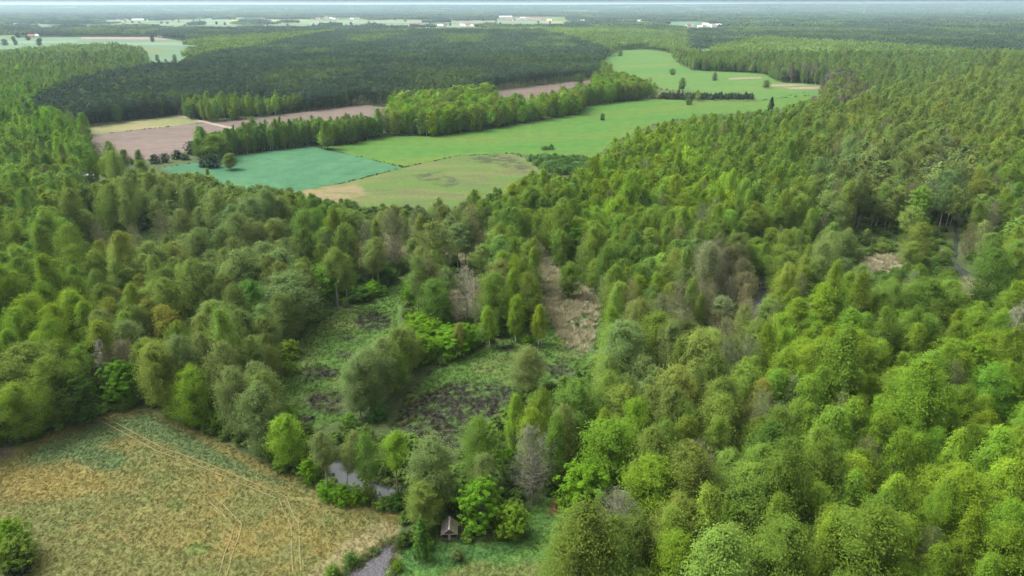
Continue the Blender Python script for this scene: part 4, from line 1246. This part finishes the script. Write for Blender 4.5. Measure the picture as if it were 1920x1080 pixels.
def add_tree(t_):
    sp_ = t_['sp']; kd = KIND[sp_]
    v = random.randrange(NVAR[sp_])
    trm, crm = PROTO[sp_][v]
    root = bpy.data.objects.new(kd, None)
    COL.objects.link(root)
    root.empty_display_size = .5
    root.location = (t_['x'], t_['y'], float(ground_z(t_['x'], t_['y'])))
    s = SPEC[sp_]
    sx = t_['W'] / (2 * s['Rad'])
    root.scale = (sx, sx, t_['H'] / s['H'])
    tilt = .16 if (t_['label'] or '').find('leaning') >= 0 else .02
    root.rotation_euler = (random.gauss(0, .02), tilt * (1 if tilt > .1 else random.gauss(0, 1)), random.uniform(0, 6.283) if tilt < .1 else 0)
    root['label'] = t_['label']; root['category'] = CAT[kd]; root['group'] = GROUP[kd]
    for nm, me in (('trunk', trm), ('crown', crm)):
        o = bpy.data.objects.new(nm, me)
        COL.objects.link(o)
        o.parent = root
        o['tint'] = [float(q) for q in t_['tint']]
    return root


for t_ in trees:
    if t_['solo']:
        add_tree(t_)

# everything past those: one mass per kind of wood
MASS = {'A': ('alder_wood', 'dense mass of further alder trees filling the swamp woods'), 'T': ('tall_alder_wood', 'mass of further long-stemmed alders'), 'B': ('birch_wood', 'mass of further young birches mixed through the woods'),
        'M': ('broadleaf_wood', 'further lush broadleaf trees scattered through the woods'), 'D': ('bare_wood', 'further half-bare grey trees in the woods'), 'P': ('pine_wood', 'dark pine wood behind the ploughed fields'),
        'N': ('conifer_plantation', 'dense plantation of small conifers'), 'W': ('willow_thicket', 'low willow thicket beside the meadow')}
for sp_, (nm, lab) in MASS.items():
    for nearby, kit in ((True, HICOL[sp_]), (False, LOWCOL[sp_])):
        q = [t_ for t_ in trees if not t_['solo'] and t_['sp'] == sp_ and (math.hypot(t_['x'], t_['y']) < 330) == nearby]
        if not q:
            continue
        s = SPEC[sp_]
        X = np.array([t_['x'] for t_ in q]); Y = np.array([t_['y'] for t_ in q])
        W = np.array([t_['W'] for t_ in q]) / (2 * s['Rad']); Hs = np.array([t_['H'] for t_ in q]) / s['H']
        scatter(nm, np.stack([X, Y, ground_z(X, Y)], 1), RNG.uniform(0, 6.28, len(q)), np.stack([W, W, Hs], 1), RNG.integers(0, NVAR[sp_], len(q)),
                np.array([t_['tint'] for t_ in q]), kit, lab + (' near by' if nearby else ' further off'), 'wood')

# ------------------------------------------------------------------ far woods as tiles of many small crowns
def crown_blob(c, r, h, rng, n):
    """a cheap crown: a lumpy dome of loose leaf faces"""
    P = rng.normal(size=(n, 3)); P /= np.linalg.norm(P, axis=1, keepdims=True)
    P[:, 2] = np.abs(P[:, 2])
    Q = P * np.array([r, r, h]) * rng.uniform(.75, 1.08, (n, 1)) + c
    T = np.cross(P, rng.normal(size=(n, 3)))
    return Q, T / (np.linalg.norm(T, axis=1, keepdims=True) + 1e-9)


def tile_kit(name, size, spacing, hgt, r, ncard, csize, nvar, conic=1.0):
    col = bpy.data.collections.new(name)
    for v in range(nvar):
        rng = np.random.default_rng(77 + v)
        xs_ = np.arange(-size / 2 + spacing / 2, size / 2, spacing)
        Ps, Ts, Ss, Ns = [], [], [], []
        for a_ in xs_:
            for b_ in xs_:
                hh = hgt * rng.uniform(.8, 1.15)
                c_ = np.array([a_ + rng.uniform(-.4, .4) * spacing, b_ + rng.uniform(-.4, .4) * spacing, hh * .45])
                Q, T = crown_blob(c_, r * rng.uniform(.8, 1.2), hh * .55 * conic, rng, ncard)
                Ps.append(Q); Ts.append(T); Ns.append((Q - c_) / np.array([r, r, hh * .55]) + np.array([0, 0, .5]))
                tn = rng.uniform(.72, 1.3); hu = rng.normal() * .08
                Ss.append(np.tile([tn * (1 + hu), tn, tn * (1 - hu)], (ncard, 1)))
        P = np.concatenate(Ps); T = np.concatenate(Ts); S_ = np.concatenate(Ss)
        V, Fc = cards(P, T, csize, rng, np.concatenate(Ns), .6, .8)
        me = mesh_from('%s%d' % (name, v), V, Fc, [NEEDLE], None, S_.repeat(4, 0))
        col.objects.link(bpy.data.objects.new('%s%d' % (name, v), me))
    return col


def pick_far(x, y, z=0.0, test_h=16.0):
    ok = np.ones(len(x), bool)
    for hz in (0.0, test_h):
        px_, py_, _ = proj(x, y, hz + z)
        for poly in CLEAR:
            hit = inpoly(px_, py_, poly)
            if poly in (FAR_A, FAR_B, UPL):      # copses and tree belts break up the far farmland
                hit &= fbm(x / 130, y / 330, 3) < (.70 if poly is not UPL else .86)
            ok &= ~hit
    return ok


def far_wood(name, kit, nvar, y0, y1, step, scale, label, zfun=None, gap=0.0):
    X, Y = jgrid(-.86 * y1, .86 * y1, y0, y1, step, .25)
    kk = in_view(X, Y, 160)
    X, Y = X[kk], Y[kk]
    Z = zfun(X, Y) if zfun else np.zeros(len(X))
    kk = pick_far(X, Y, 0.0) if zfun is None else np.ones(len(X), bool)
    if gap:
        kk &= fbm(X / 900 + 3, Y / 500, 3) > gap
    X, Y, Z = X[kk], Y[kk], Z[kk]
    px_, py_, _ = proj(X, Y, 10.0 + Z)
    tt, ww = stand(px_, py_)
    pn = inpoly(px_, py_, PINES) | inpoly(px_, py_, PINES_R) | inpoly(px_, py_, PINES_L)
    mixn = fbm(X / 130, Y / 200, 3)
    tt = np.where((pn & (mixn < .60))[:, None], np.array((.054, .088, .050)), np.where(pn[:, None], np.array((.095, .145, .042)), tt * .95))
    tt = tt * np.exp(RNG.normal(0, .12, len(X)))[:, None] * (.68 + .64 * fbm(X / 210 + 7, Y / 260, 3))[:, None]
    n = len(X)
    sc_ = np.full((n, 3), scale) * RNG.uniform(.88, 1.12, (n, 1))
    sc_[:, 2] = RNG.uniform(.85, 1.15, n) * (1 if scale < 1.5 else 1.1)
    print(name, n)
    return scatter(name, np.stack([X, Y, Z], 1), RNG.integers(0, 4, n) * math.pi / 2 + RNG.normal(0, .2, n), sc_, RNG.integers(0, nvar, n), tt, kit, label, 'wood')


KIT_M = tile_kit('wood_tile', 22, 5.5, 18, 3.3, 34, 1.15, 5)
KIT_F = tile_kit('far_wood_tile', 66, 8.0, 18, 4.8, 14, 2.6, 4)
far_wood('distant_wood', KIT_M, 5, 1350, 3000, 20.5, 1.0, 'continuous pine and mixed wood stretching into the distance')
far_wood('remote_wood', KIT_F, 4, 3000, 6000, 62, 1.0, 'hazy blue-green woods beyond the village fields', None, .30)
far_wood('horizon_wood', KIT_F, 4, 6000, 8700, 90, 1.5, 'hazy dark woods under the horizon', None, .30)
far_wood('hill_wood', KIT_F, 4, 8700, 14800, 150, 2.4, 'bluish woods covering the horizon hills', hill_z, .36)

# ------------------------------------------------------------------ undergrowth, grass and reeds
def tuft_kit(name, n, h, spread, width, nvar=3, leafy=False):
    col = bpy.data.collections.new(name)
    for v in range(nvar):
        rng = np.random.default_rng(300 + v)
        V, Fs, S_ = [], [], []
        for i in range(n):
            az = rng.uniform(0, 6.28); r_ = spread * math.sqrt(rng.random()); le = rng.uniform(.2, .75)
            b = np.array([r_ * math.cos(az), r_ * math.sin(az), -.05])
            d = np.array([math.cos(az) * le, math.sin(az) * le, 1.0]); d /= np.linalg.norm(d)
            hh = h * rng.uniform(.6, 1.25)
            pr = np.array([-math.sin(az), math.cos(az), 0]) * width * rng.uniform(.7, 1.3)
            k0 = len(V)
            V += [b - pr, b + pr, b + d * hh * .6 + pr * .8, b + d * hh + np.array([0, 0, -.12 * hh * le])]
            Fs.append((k0, k0 + 1, k0 + 2, k0 + 3))
            S_ += [[rng.uniform(.7, 1.3)] * 3] * 4
        me = mesh_from('%s%d' % (name, v), V, np.array(Fs), [LEAF], None, np.array(S_))
        col.objects.link(bpy.data.objects.new('%s%d' % (name, v), me))
    return col


GRASS_KIT = tuft_kit('grass_tuft', 26, .26, .36, .024)
REED_KIT = tuft_kit('reed_tuft', 26, 1.9, .75, .045)


def region_points(polys, dens, x0, x1, y0, y1):
    n = int((x1 - x0) * (y1 - y0) * dens)
    X = RNG.uniform(x0, x1, n); Y = RNG.uniform(y0, y1, n)
    px_, py_, _ = proj(X, Y, 0.0)
    px_ = px_ + (fbm(X / 4, Y / 4, 2) - .5) * 26; py_ = py_ + (fbm(X / 4 + 9, Y / 4, 2) - .5) * 18
    m = np.zeros(n, bool)
    for p_ in polys:
        m |= inpoly(px_, py_, p_)
    for w_ in WATERS.values():
        m &= ~inpoly(px_, py_, grow_poly(w_, 1.05))
    return X[m], Y[m]


def ground_tint(X, Y):
    px_, py_, _ = proj(X, Y, 0.0)
    Cc = np.tile(np.array(FLOOR), (len(X), 1))
    return patch_mix(px_, py_, X, Y, Cc)


X, Y = region_points([MEADOW, LAWN], 7.0, -190, 30, 78, 175)
tt = ground_tint(X, Y) * np.exp(RNG.normal(0, .08, len(X)))[:, None]
n = len(X); s_ = RNG.uniform(.5, 1.05, (n, 1)) * np.ones((1, 3))
print('grass', n)
scatter('meadow_grass', np.stack([X, Y, ground_z(X, Y)], 1), RNG.uniform(0, 6.28, n), s_, RNG.integers(0, 3, n), tt * 1.08, GRASS_KIT, 'dry tan and green meadow grass tussocks', 'grass')
X, Y = region_points([BOG_L, BOG_R], 2.2, -120, 70, 115, 330)
tt = ground_tint(X, Y) * np.exp(RNG.normal(0, .2, len(X)))[:, None]
n = len(X); s_ = RNG.uniform(.7, 1.8, (n, 1)) * np.ones((1, 3))
scatter('bog_grass', np.stack([X, Y, ground_z(X, Y)], 1), RNG.uniform(0, 6.28, n), s_, RNG.integers(0, 3, n), tt * 1.05 + np.array((.002, .003, .0)), GRASS_KIT, 'rough green grass and dark peat tussocks in the clearings', 'grass')
X, Y = region_points(REEDS, 1.1, -130, 260, 170, 340)
n = len(X)
kk = fbm(X / 5, Y / 5, 3) > .44
X, Y = X[kk], Y[kk]; n = len(X)
s_ = RNG.uniform(.6, 1.2, (n, 1)) * np.ones((1, 3))
scatter('reed_bed', np.stack([X, Y, ground_z(X, Y)], 1), RNG.uniform(0, 6.28, n), s_, RNG.integers(0, 3, n), np.array((.36, .33, .205)) * np.exp(RNG.normal(0, .18, n))[:, None], REED_KIT, 'dry tan reeds standing in the wet clearings', 'reeds')
# shrub layer under the trees
X, Y = jgrid(-300, 320, 70, 420, 3.9)
kk = in_view(X, Y, 100); X, Y = X[kk], Y[kk]
kk = clear_of(X, Y, np.full(len(X), 2.0), 2.0)
px_, py_, _ = proj(X, Y, 0.0)
for p_ in SPARSE:
    kk &= ~(inpoly(px_, py_, p_) & (RNG.random(len(X)) < .6))
for p_ in list(REEDS) + [grow_poly(w_, 1.3) for w_ in WATERS.values()]:
    kk &= ~inpoly(px_, py_, p_)
X, Y = X[kk], Y[kk]; n = len(X)
px_, py_, _ = proj(X, Y, 1.0)
tt, ww = stand(px_, py_)
tt = (tt * .55 + np.array((.05, .11, .018)) * .45) * np.exp(RNG.normal(0, .25, n))[:, None]
s_ = np.stack([RNG.uniform(.5, 1.1, n)] * 2 + [RNG.uniform(.35, .9, n)], 1)
print('undergrowth', n)
scatter('undergrowth', np.stack([X, Y, ground_z(X, Y)], 1), RNG.uniform(0, 6.28, n), s_, RNG.integers(0, 3, n), tt, LOWCOL['W'], 'green shrub layer under the trees', 'undergrowth')

# rough scrub and long grass along field margins and the stream bank
mx, my, ms = [], [], []
for poly, dens, h_ in ((TEAL, .5, .45), (STRIP, .35, .6), (FARMEAD, .12, 1.2), (FALLOW, .5, .45), (PLOUGH, .3, .6), (PLOUGH2, .15, 1.0), (grow_poly(DITCH, 1.05), 2.6, .55), (grow_poly(POND, 1.12), 1.2, .8)):
    Pw = [np.array(G(*p_)) for p_ in poly]
    for a_, b_ in zip(Pw, Pw[1:] + Pw[:1]):
        L_ = np.linalg.norm(b_ - a_)
        for j in range(int(L_ * dens)):
            q = a_ + (b_ - a_) * random.random() + np.array([random.gauss(0, 1.1 * h_), random.gauss(0, 1.1 * h_)])
            if fbm(q[0] / 12, q[1] / 12, 2) > .40 and q[1] > 60:
                mx.append(q[0]); my.append(q[1]); ms.append(h_ * random.uniform(.12, .42))
mx, my, ms = np.array(mx), np.array(my), np.array(ms)
scatter('field_margin_scrub', np.stack([mx, my, ground_z(mx, my)], 1), RNG.uniform(0, 6.28, len(mx)), np.stack([ms * 1.3, ms * 1.3, ms], 1), RNG.integers(0, 3, len(mx)),
        np.array((.12, .165, .05)) * np.exp(RNG.normal(0, .3, len(mx)))[:, None], LOWCOL['W'], 'rough grass and low scrub along the field margins and banks', 'scrub')

bx_, by_ = [], []
for poly in (DITCH, grow_poly(POND, 1.08)):
    Pw = [np.array(G(*p_)) for p_ in poly]
    for a_, b_ in zip(Pw, Pw[1:] + Pw[:1]):
        for j in range(int(np.linalg.norm(b_ - a_) * 9)):
            q = a_ + (b_ - a_) * random.random() + np.array([random.gauss(0, .55), random.gauss(0, .55)])
            if 60 < q[1] < 200:
                bx_.append(q[0]); by_.append(q[1])
bx_, by_ = np.array(bx_), np.array(by_)
nb = len(bx_)
scatter('bank_grass', np.stack([bx_, by_, ground_z(bx_, by_)], 1), RNG.uniform(0, 6.28, nb), RNG.uniform(1.2, 3.4, (nb, 1)) * np.ones((1, 3)), RNG.integers(0, 3, nb),
        np.where(RNG.random((nb, 1)) < .4, np.array((.20, .17, .085)), np.array((.10, .17, .04))) * np.exp(RNG.normal(0, .25, nb))[:, None], GRASS_KIT, 'long rough grass hanging over the stream and pond banks', 'grass')

# ------------------------------------------------------------------ built things
def box(V, Fs, x0, x1, y0, y1, z0, z1):
    k_ = len(V)
    V += [(x0, y0, z0), (x1, y0, z0), (x1, y1, z0), (x0, y1, z0), (x0, y0, z1), (x1, y0, z1), (x1, y1, z1), (x0, y1, z1)]
    Fs += [(k_, k_ + 3, k_ + 2, k_ + 1), (k_ + 4, k_ + 5, k_ + 6, k_ + 7), (k_, k_ + 1, k_ + 5, k_ + 4), (k_ + 1, k_ + 2, k_ + 6, k_ + 5), (k_ + 2, k_ + 3, k_ + 7, k_ + 6), (k_ + 3, k_, k_ + 4, k_ + 7)]


def part(name, mesh, parent):
    o = bpy.data.objects.new(name, mesh)
    COL.objects.link(o); o.parent = parent
    return o


def pmesh(name, V, Fs, mat):
    me = bpy.data.meshes.new(name); me.from_pydata([tuple(map(float, v)) for v in V], [], Fs); me.update(); me.materials.append(mat)
    return me


def boxmesh(name, b, mat):
    V, Fs = [], []
    box(V, Fs, *b)
    return pmesh(name, V, Fs, mat)


def empty(name, loc, rz, label, cat, group=None):
    o = bpy.data.objects.new(name, None); COL.objects.link(o)
    o.location = loc; o.rotation_euler = (0, 0, rz); o.empty_display_size = .5
    o['label'] = label; o['category'] = cat
    if group:
        o['group'] = group
    return o


# the weathered hut: gable front with a pale eaves beam, a plank post and two dark openings
M_OLD = plain('weathered_boards', (.135, .115, .10), .9, .35, 3.0)
M_OLD2 = plain('mossy_boards', (.16, .15, .10), .9, .35, 3.0)
M_PALE = plain('pale_beam', (.42, .40, .38), .85, .15, 3.0)
M_POST = plain('bleached_planks', (.27, .235, .20), .9, .25, 3.0)
hx_, hy_ = G(842, 1021)
hut = empty('wooden_hut', (hx_, hy_ + 1.2, float(ground_z(hx_, hy_))), R(3), 'small weathered wooden hut with gabled board roof beside the lush tree', 'hut')
HW, HL, EZ, RZ = 1.45, 3.4, 1.75, 3.0
for k_ in range(7):                                    # roof boards, running from ridge to eaves on each slope
    y0_ = k_ * (HL + .5) / 7 - .45; y1_ = y0_ + (HL + .5) / 7 - .03
    for s in (-1, 1):
        j_ = random.uniform(0, .05)
        A, B = (s * .02, RZ + j_), (s * (HW + .28), EZ - .18 + j_)
        V = [(A[0], y0_, A[1]), (B[0], y0_, B[1]), (B[0], y1_, B[1]), (A[0], y1_, A[1])]
        V += [(v[0], v[1], v[2] - .06) for v in V]
        Fs = [(0, 1, 2, 3), (7, 6, 5, 4), (0, 4, 5, 1), (1, 5, 6, 2), (2, 6, 7, 3), (3, 7, 4, 0)]
        part('roof_board', pmesh('roof_board', V, Fs, M_OLD if s < 0 else M_OLD2), hut)
part('ridge_board', boxmesh('ridge_board', (-.16, .2, -.5, HL + .08, RZ + .03, RZ + .10), M_POST), hut)
for s in (-1, 1):
    part('side_wall', boxmesh('side_wall', (s * HW - .05, s * HW + .05, 0.1, HL - .12, -.2, EZ - .12), M_OLD), hut)
    part('low_front_wall', boxmesh('low_front_wall', (s * .85 - .52, s * .85 + .52, -.06, .05, -.2, .62), M_OLD), hut)
    part('eaves_beam', boxmesh('eaves_beam', (s * .93 - .60, s * .93 + .60, -.16, -.04, EZ - .22, EZ - .06), M_PALE), hut)
    part('corner_post', boxmesh('corner_post', (s * 1.42 - .07, s * 1.42 + .07, -.10, .04, -.2, EZ - .24), M_OLD), hut)
part('back_wall', boxmesh('back_wall', (-HW + .07, HW - .07, HL - .1, HL, -.2, EZ - .1), M_OLD), hut)
dr = part('door', boxmesh('door', (-.30, .30, -.12, -.05, -.2, EZ - .05), M_POST), hut)
part('handle', boxmesh('handle', (.16, .22, -.17, -.125, .75, .95), M_OLD), dr)
part('gable', pmesh('gable', [(-HW, -.02, EZ - .02), (HW, -.02, EZ - .02), (0, -.02, RZ - .1), (-HW, .05, EZ - .02), (HW, .05, EZ - .02), (0, .05, RZ - .1)],
                    [(0, 1, 2), (5, 4, 3), (0, 3, 4, 1), (1, 4, 5, 2), (2, 5, 3, 0)], M_OLD), hut)

# houses: walls, gabled roof with a chimney, windows, door
WHITE = plain('white_render', (.75, .73, .70), .85, .08, .8, False)
CREAM = plain('cream_render', (.62, .56, .46), .85, .08, .8, False)
RED = plain('red_tiles', (.25, .11, .085), .8, .2, 1.2, False)
GREY = plain('grey_roof', (.24, .24, .25), .8, .2, 1.2, False)
LROOF = plain('light_metal_roof', (.72, .72, .72), .5, .08, .5, False)
GLASS = plain('dark_window_glass', (.03, .035, .04), .15, .1, .5, False)
_hm = {}


def house_meshes(w, l, ez, rz, wall, roof, key):
    if key in _hm:
        return _hm[key]
    o_ = .35
    V, Fs = [], []
    box(V, Fs, -w, w, -l, l, -.3, ez)
    k_ = len(V)
    V += [(-w, -l, ez), (w, -l, ez), (w, l, ez), (-w, l, ez), (-w, 0, rz - .12), (w, 0, rz - .12)]
    Fs += [(k_, k_ + 4, k_ + 3), (k_ + 1, k_ + 2, k_ + 5)]
    walls = pmesh('wall', V, Fs, wall)
    a_, b_ = w + o_, l + o_
    zE = ez - .12
    V = [(-a_, -b_, zE), (a_, -b_, zE), (a_, 0, rz), (-a_, 0, rz), (a_, b_, zE), (-a_, b_, zE)]
    V += [(x_, y_, z_ - .2) for x_, y_, z_ in V]
    rf = pmesh('roof', V, [(0, 1, 2, 3), (3, 2, 4, 5), (9, 8, 7, 6), (11, 10, 8, 9), (0, 6, 7, 1), (5, 4, 10, 11), (1, 7, 8, 2), (2, 8, 10, 4), (0, 3, 9, 6), (3, 5, 11, 9)], roof)
    ch = boxmesh('chimney', (w * .3, w * .3 + .7, -.35, .35, rz - .5, rz + 1.0), RED)
    wins = [boxmesh('window', (x_ - .6, x_ + .6, -l - .04, -l + .06, 1.0, 2.3), GLASS) for x_ in (-w * .62, w * .05, w * .66)]
    dr_ = boxmesh('door', (-w * .3 - .5, -w * .3 + .5, -l - .05, -l + .06, 0, 2.1), RED)
    _hm[key] = (walls, rf, ch, wins, dr_)
    return _hm[key]


def house(px_, py_, rz_, kind_, label, cat='house', sc_=1.0, name='house'):
    x_, y_ = G(px_, py_)
    e = empty(name, (x_, y_, .05), rz_, label, cat, 'far houses' if name == 'house' else None)
    e.scale = (sc_,) * 3
    w, l, ez, rz0, wall, roof = HK[kind_]
    wm, rm, cm, wi, dm = house_meshes(w, l, ez, rz0, wall, roof, kind_)
    part('wall', wm, e)
    ro = part('roof', rm, e)
    if name == 'house':
        part('chimney', cm, ro)
    for q in wi:
        part('window', q, e)
    part('door', dm, e)
    return e


HK = {'wr': (6, 4.5, 4.2, 8.2, WHITE, RED), 'wg': (6, 4.5, 4.2, 8.0, WHITE, GREY), 'cr': (6.5, 4.5, 3.6, 7.6, CREAM, RED), 'ww': (7, 5, 4.0, 7.0, WHITE, LROOF),
      'barn': (40, 14, 9, 13, LROOF, LROOF), 'hall': (26, 14, 8, 10, WHITE, RED), 'shed': (2.8, 1.7, 1.9, 2.7, WHITE, LROOF)}
house(172, 334, R(-8), 'shed', 'small white shed among trees left of the blue-green field', 'shed', 1.0, 'shed')
house(300, 71, R(20), 'wr', 'white house with steep roof at the end of the pinkish bare field', sc_=1.1)
house(406, 79, R(-25), 'wr', 'white house with red roof beside trees at the edge of the striped fields', sc_=1.6)
house(398, 80.5, R(-25), 'ww', 'low white building attached left of the red-roofed house', sc_=1.2)
house(260, 39.2, R(2), 'barn', 'long white barn on the pale far farmland', 'barn', 1.0, 'barn')
house(868, 29.2, R(0), 'barn', 'pale long barn at the forest edge above the far fields', 'barn', 1.2, 'barn')
house(948, 34, R(0), 'barn', 'large white hall at the left end of the village', 'barn', 1.3, 'barn')
house(1000, 38.0, R(0), 'hall', 'wide red-roofed hall in the middle of the village', 'hall', 2.2, 'hall')
house(985, 35.5, R(0), 'barn', 'long pale hall behind the red-roofed hall', 'hall', 1.0, 'hall')
ROWS = [('in the hamlet before the far pine wood', [(778, 50.2), (784, 49.3), (790, 50.3), (797, 49.6), (803, 50.8), (812, 50.3), (826, 51.0), (834, 50.3), (868, 50.4), (878, 49.6), (886, 50.2), (892, 50.6), (900, 49.8), (906, 51.2), (912, 50.4), (866, 49)]),
        ('in the village by the yellow strip', [(955, 37), (964, 38.5), (972, 39.2), (1022, 38.8), (1030, 40), (1072, 37.5), (1080, 38.2), (1086, 39.5), (1092, 40.6), (1116, 39), (1120, 38.2), (1133, 37.8)]),
        ('scattered along the far farmland trees', [(586, 35.5), (596, 36.2), (604, 37.4), (620, 35), (626, 36.5), (634, 37.6), (660, 36.8), (672, 37.4), (612, 33.8)]),
        ('in the right pasture hamlet', [(1196, 40.5), (1202, 39.6), (1290, 51.6), (1296, 50.8), (1322, 48.5), (1330, 50), (1338, 51), (1345, 50.2), (1352, 51), (1312, 51.8)]),
        ('among trees right of the valley', [(1408, 53), (1420, 54), (1436, 48), (1442, 50), (1452, 52.5), (1470, 53), (1500, 53.5)]),
        ('on the left far farmland', [(24, 50), (32, 49.4), (44, 50.2), (238, 38.8), (222, 39.4), (264, 51.2), (290, 50.6), (60, 70.6), (66, 70.4)])]
kinds = ['wr', 'wg', 'cr', 'ww']
NUM = ['leftmost', 'second', 'third', 'fourth', 'fifth', 'sixth', 'seventh', 'eighth', 'ninth', 'tenth', 'eleventh', 'twelfth', 'thirteenth', 'fourteenth', 'fifteenth', 'sixteenth']
DESC = {'wr': 'white house with red roof', 'wg': 'white house with grey roof', 'cr': 'cream house with red roof', 'ww': 'white house with pale roof'}
for ph, pts_ in ROWS:
    for i, (a_, b_) in enumerate(sorted(pts_)):
        kd = kinds[random.randrange(4)]
        house(a_, b_ + .3, R(random.uniform(-35, 35)), kd, '%s %s, %s' % (DESC[kd], ph, NUM[i] + (' along' if i else '')), sc_=random.uniform(1.5, 2.1))

# scattered trees on the far farmland
def ordinal(i):
    ones = ['first', 'second', 'third', 'fourth', 'fifth', 'sixth', 'seventh', 'eighth', 'ninth', 'tenth', 'eleventh', 'twelfth', 'thirteenth', 'fourteenth', 'fifteenth', 'sixteenth', 'seventeenth', 'eighteenth', 'nineteenth']
    if i < 19:
        return ones[i]
    tens, o_ = divmod(i + 1, 10)
    return {2: 'twent', 3: 'thirt', 4: 'fort', 5: 'fift', 6: 'sixt'}[tens] + ('ieth' if o_ == 0 else 'y-' + ones[o_ - 1])


solo_far = []
for poly, cnt in ((FAR_A, 34), (FAR_B, 16), (UPL, 9)):
    xs0, xs1 = min(p_[0] for p_ in poly), max(p_[0] for p_ in poly); ys0, ys1 = min(p_[1] for p_ in poly), max(p_[1] for p_ in poly)
    c_ = 0
    while c_ < cnt:
        a_, b_ = random.uniform(xs0, xs1), random.uniform(ys0, ys1)
        if inpoly(np.array(a_), np.array(b_), poly):
            solo_far.append((a_, b_)); c_ += 1
solo_far.sort()
for i, (a_, b_) in enumerate(solo_far):
    x_, y_ = G(a_, b_)
    t_ = dict(x=x_, y=y_, sp='M', H=random.uniform(11, 17), W=random.uniform(9, 16), tint=tone((.05, .08, .03), .1), hand=False,
              label='tiny dark tree on the far pale farmland, %s' % (ordinal(i) + ' from left'))
    o = add_tree(t_)
    o['group'] = 'lone trees on the far farmland'

# the mast on the horizon
M_MAST = plain('grey_mast_steel', (.30, .31, .33), .6, .1, .1, False)
mx_, my_ = 612.0 / 1280 * 8000 * .93, 8000 * .93
mast = empty('radio_mast', (mx_, my_, 0), 0, 'thin grey mast rising above the wooded horizon', 'mast')
for i in range(3):
    an = 2 * math.pi * i / 3
    tr = Tri(); tr.tube([(6 * math.cos(an), 6 * math.sin(an), 0), (2.2 * math.cos(an), 2.2 * math.sin(an), 150)], [1.0, .8], 6)
    part('leg', mesh_from('leg', *tr.arrays(), [M_MAST]), mast)
for z_ in range(10, 150, 14):
    r_ = 6 - 3.8 * z_ / 150
    tr = Tri(); tr.tube([(r_ * math.cos(2 * math.pi * i / 3), r_ * math.sin(2 * math.pi * i / 3), z_ + (0 if i < 3 else 7)) for i in range(4)], [.5] * 4, 4)
    part('brace', mesh_from('brace', *tr.arrays(), [M_MAST]), mast)

# ------------------------------------------------------------------ haze: one even box of air round everything
m_h, t, out = nodes_of('even_haze')
pv = N(t, 'ShaderNodeVolumePrincipled')
pv.inputs['Color'].default_value = (.64, .84, 1.0, 1)
pv.inputs['Density'].default_value = 4.8e-5
pv.inputs['Anisotropy'].default_value = .2
t.links.new(pv.outputs[0], out.inputs['Volume'])
V, Fs = [], []
box(V, Fs, -31000, 31000, -31000, 31000, -2.2, 158)
hz = bpy.data.objects.new('haze', pmesh('haze', V, Fs, m_h))
COL.objects.link(hz)
hz['kind'] = 'stuff'; hz['label'] = 'thin blue spring haze over the whole plain'; hz['category'] = 'haze'
print('trees', len(trees), 'solo', sum(1 for t_ in trees if t_['solo']))
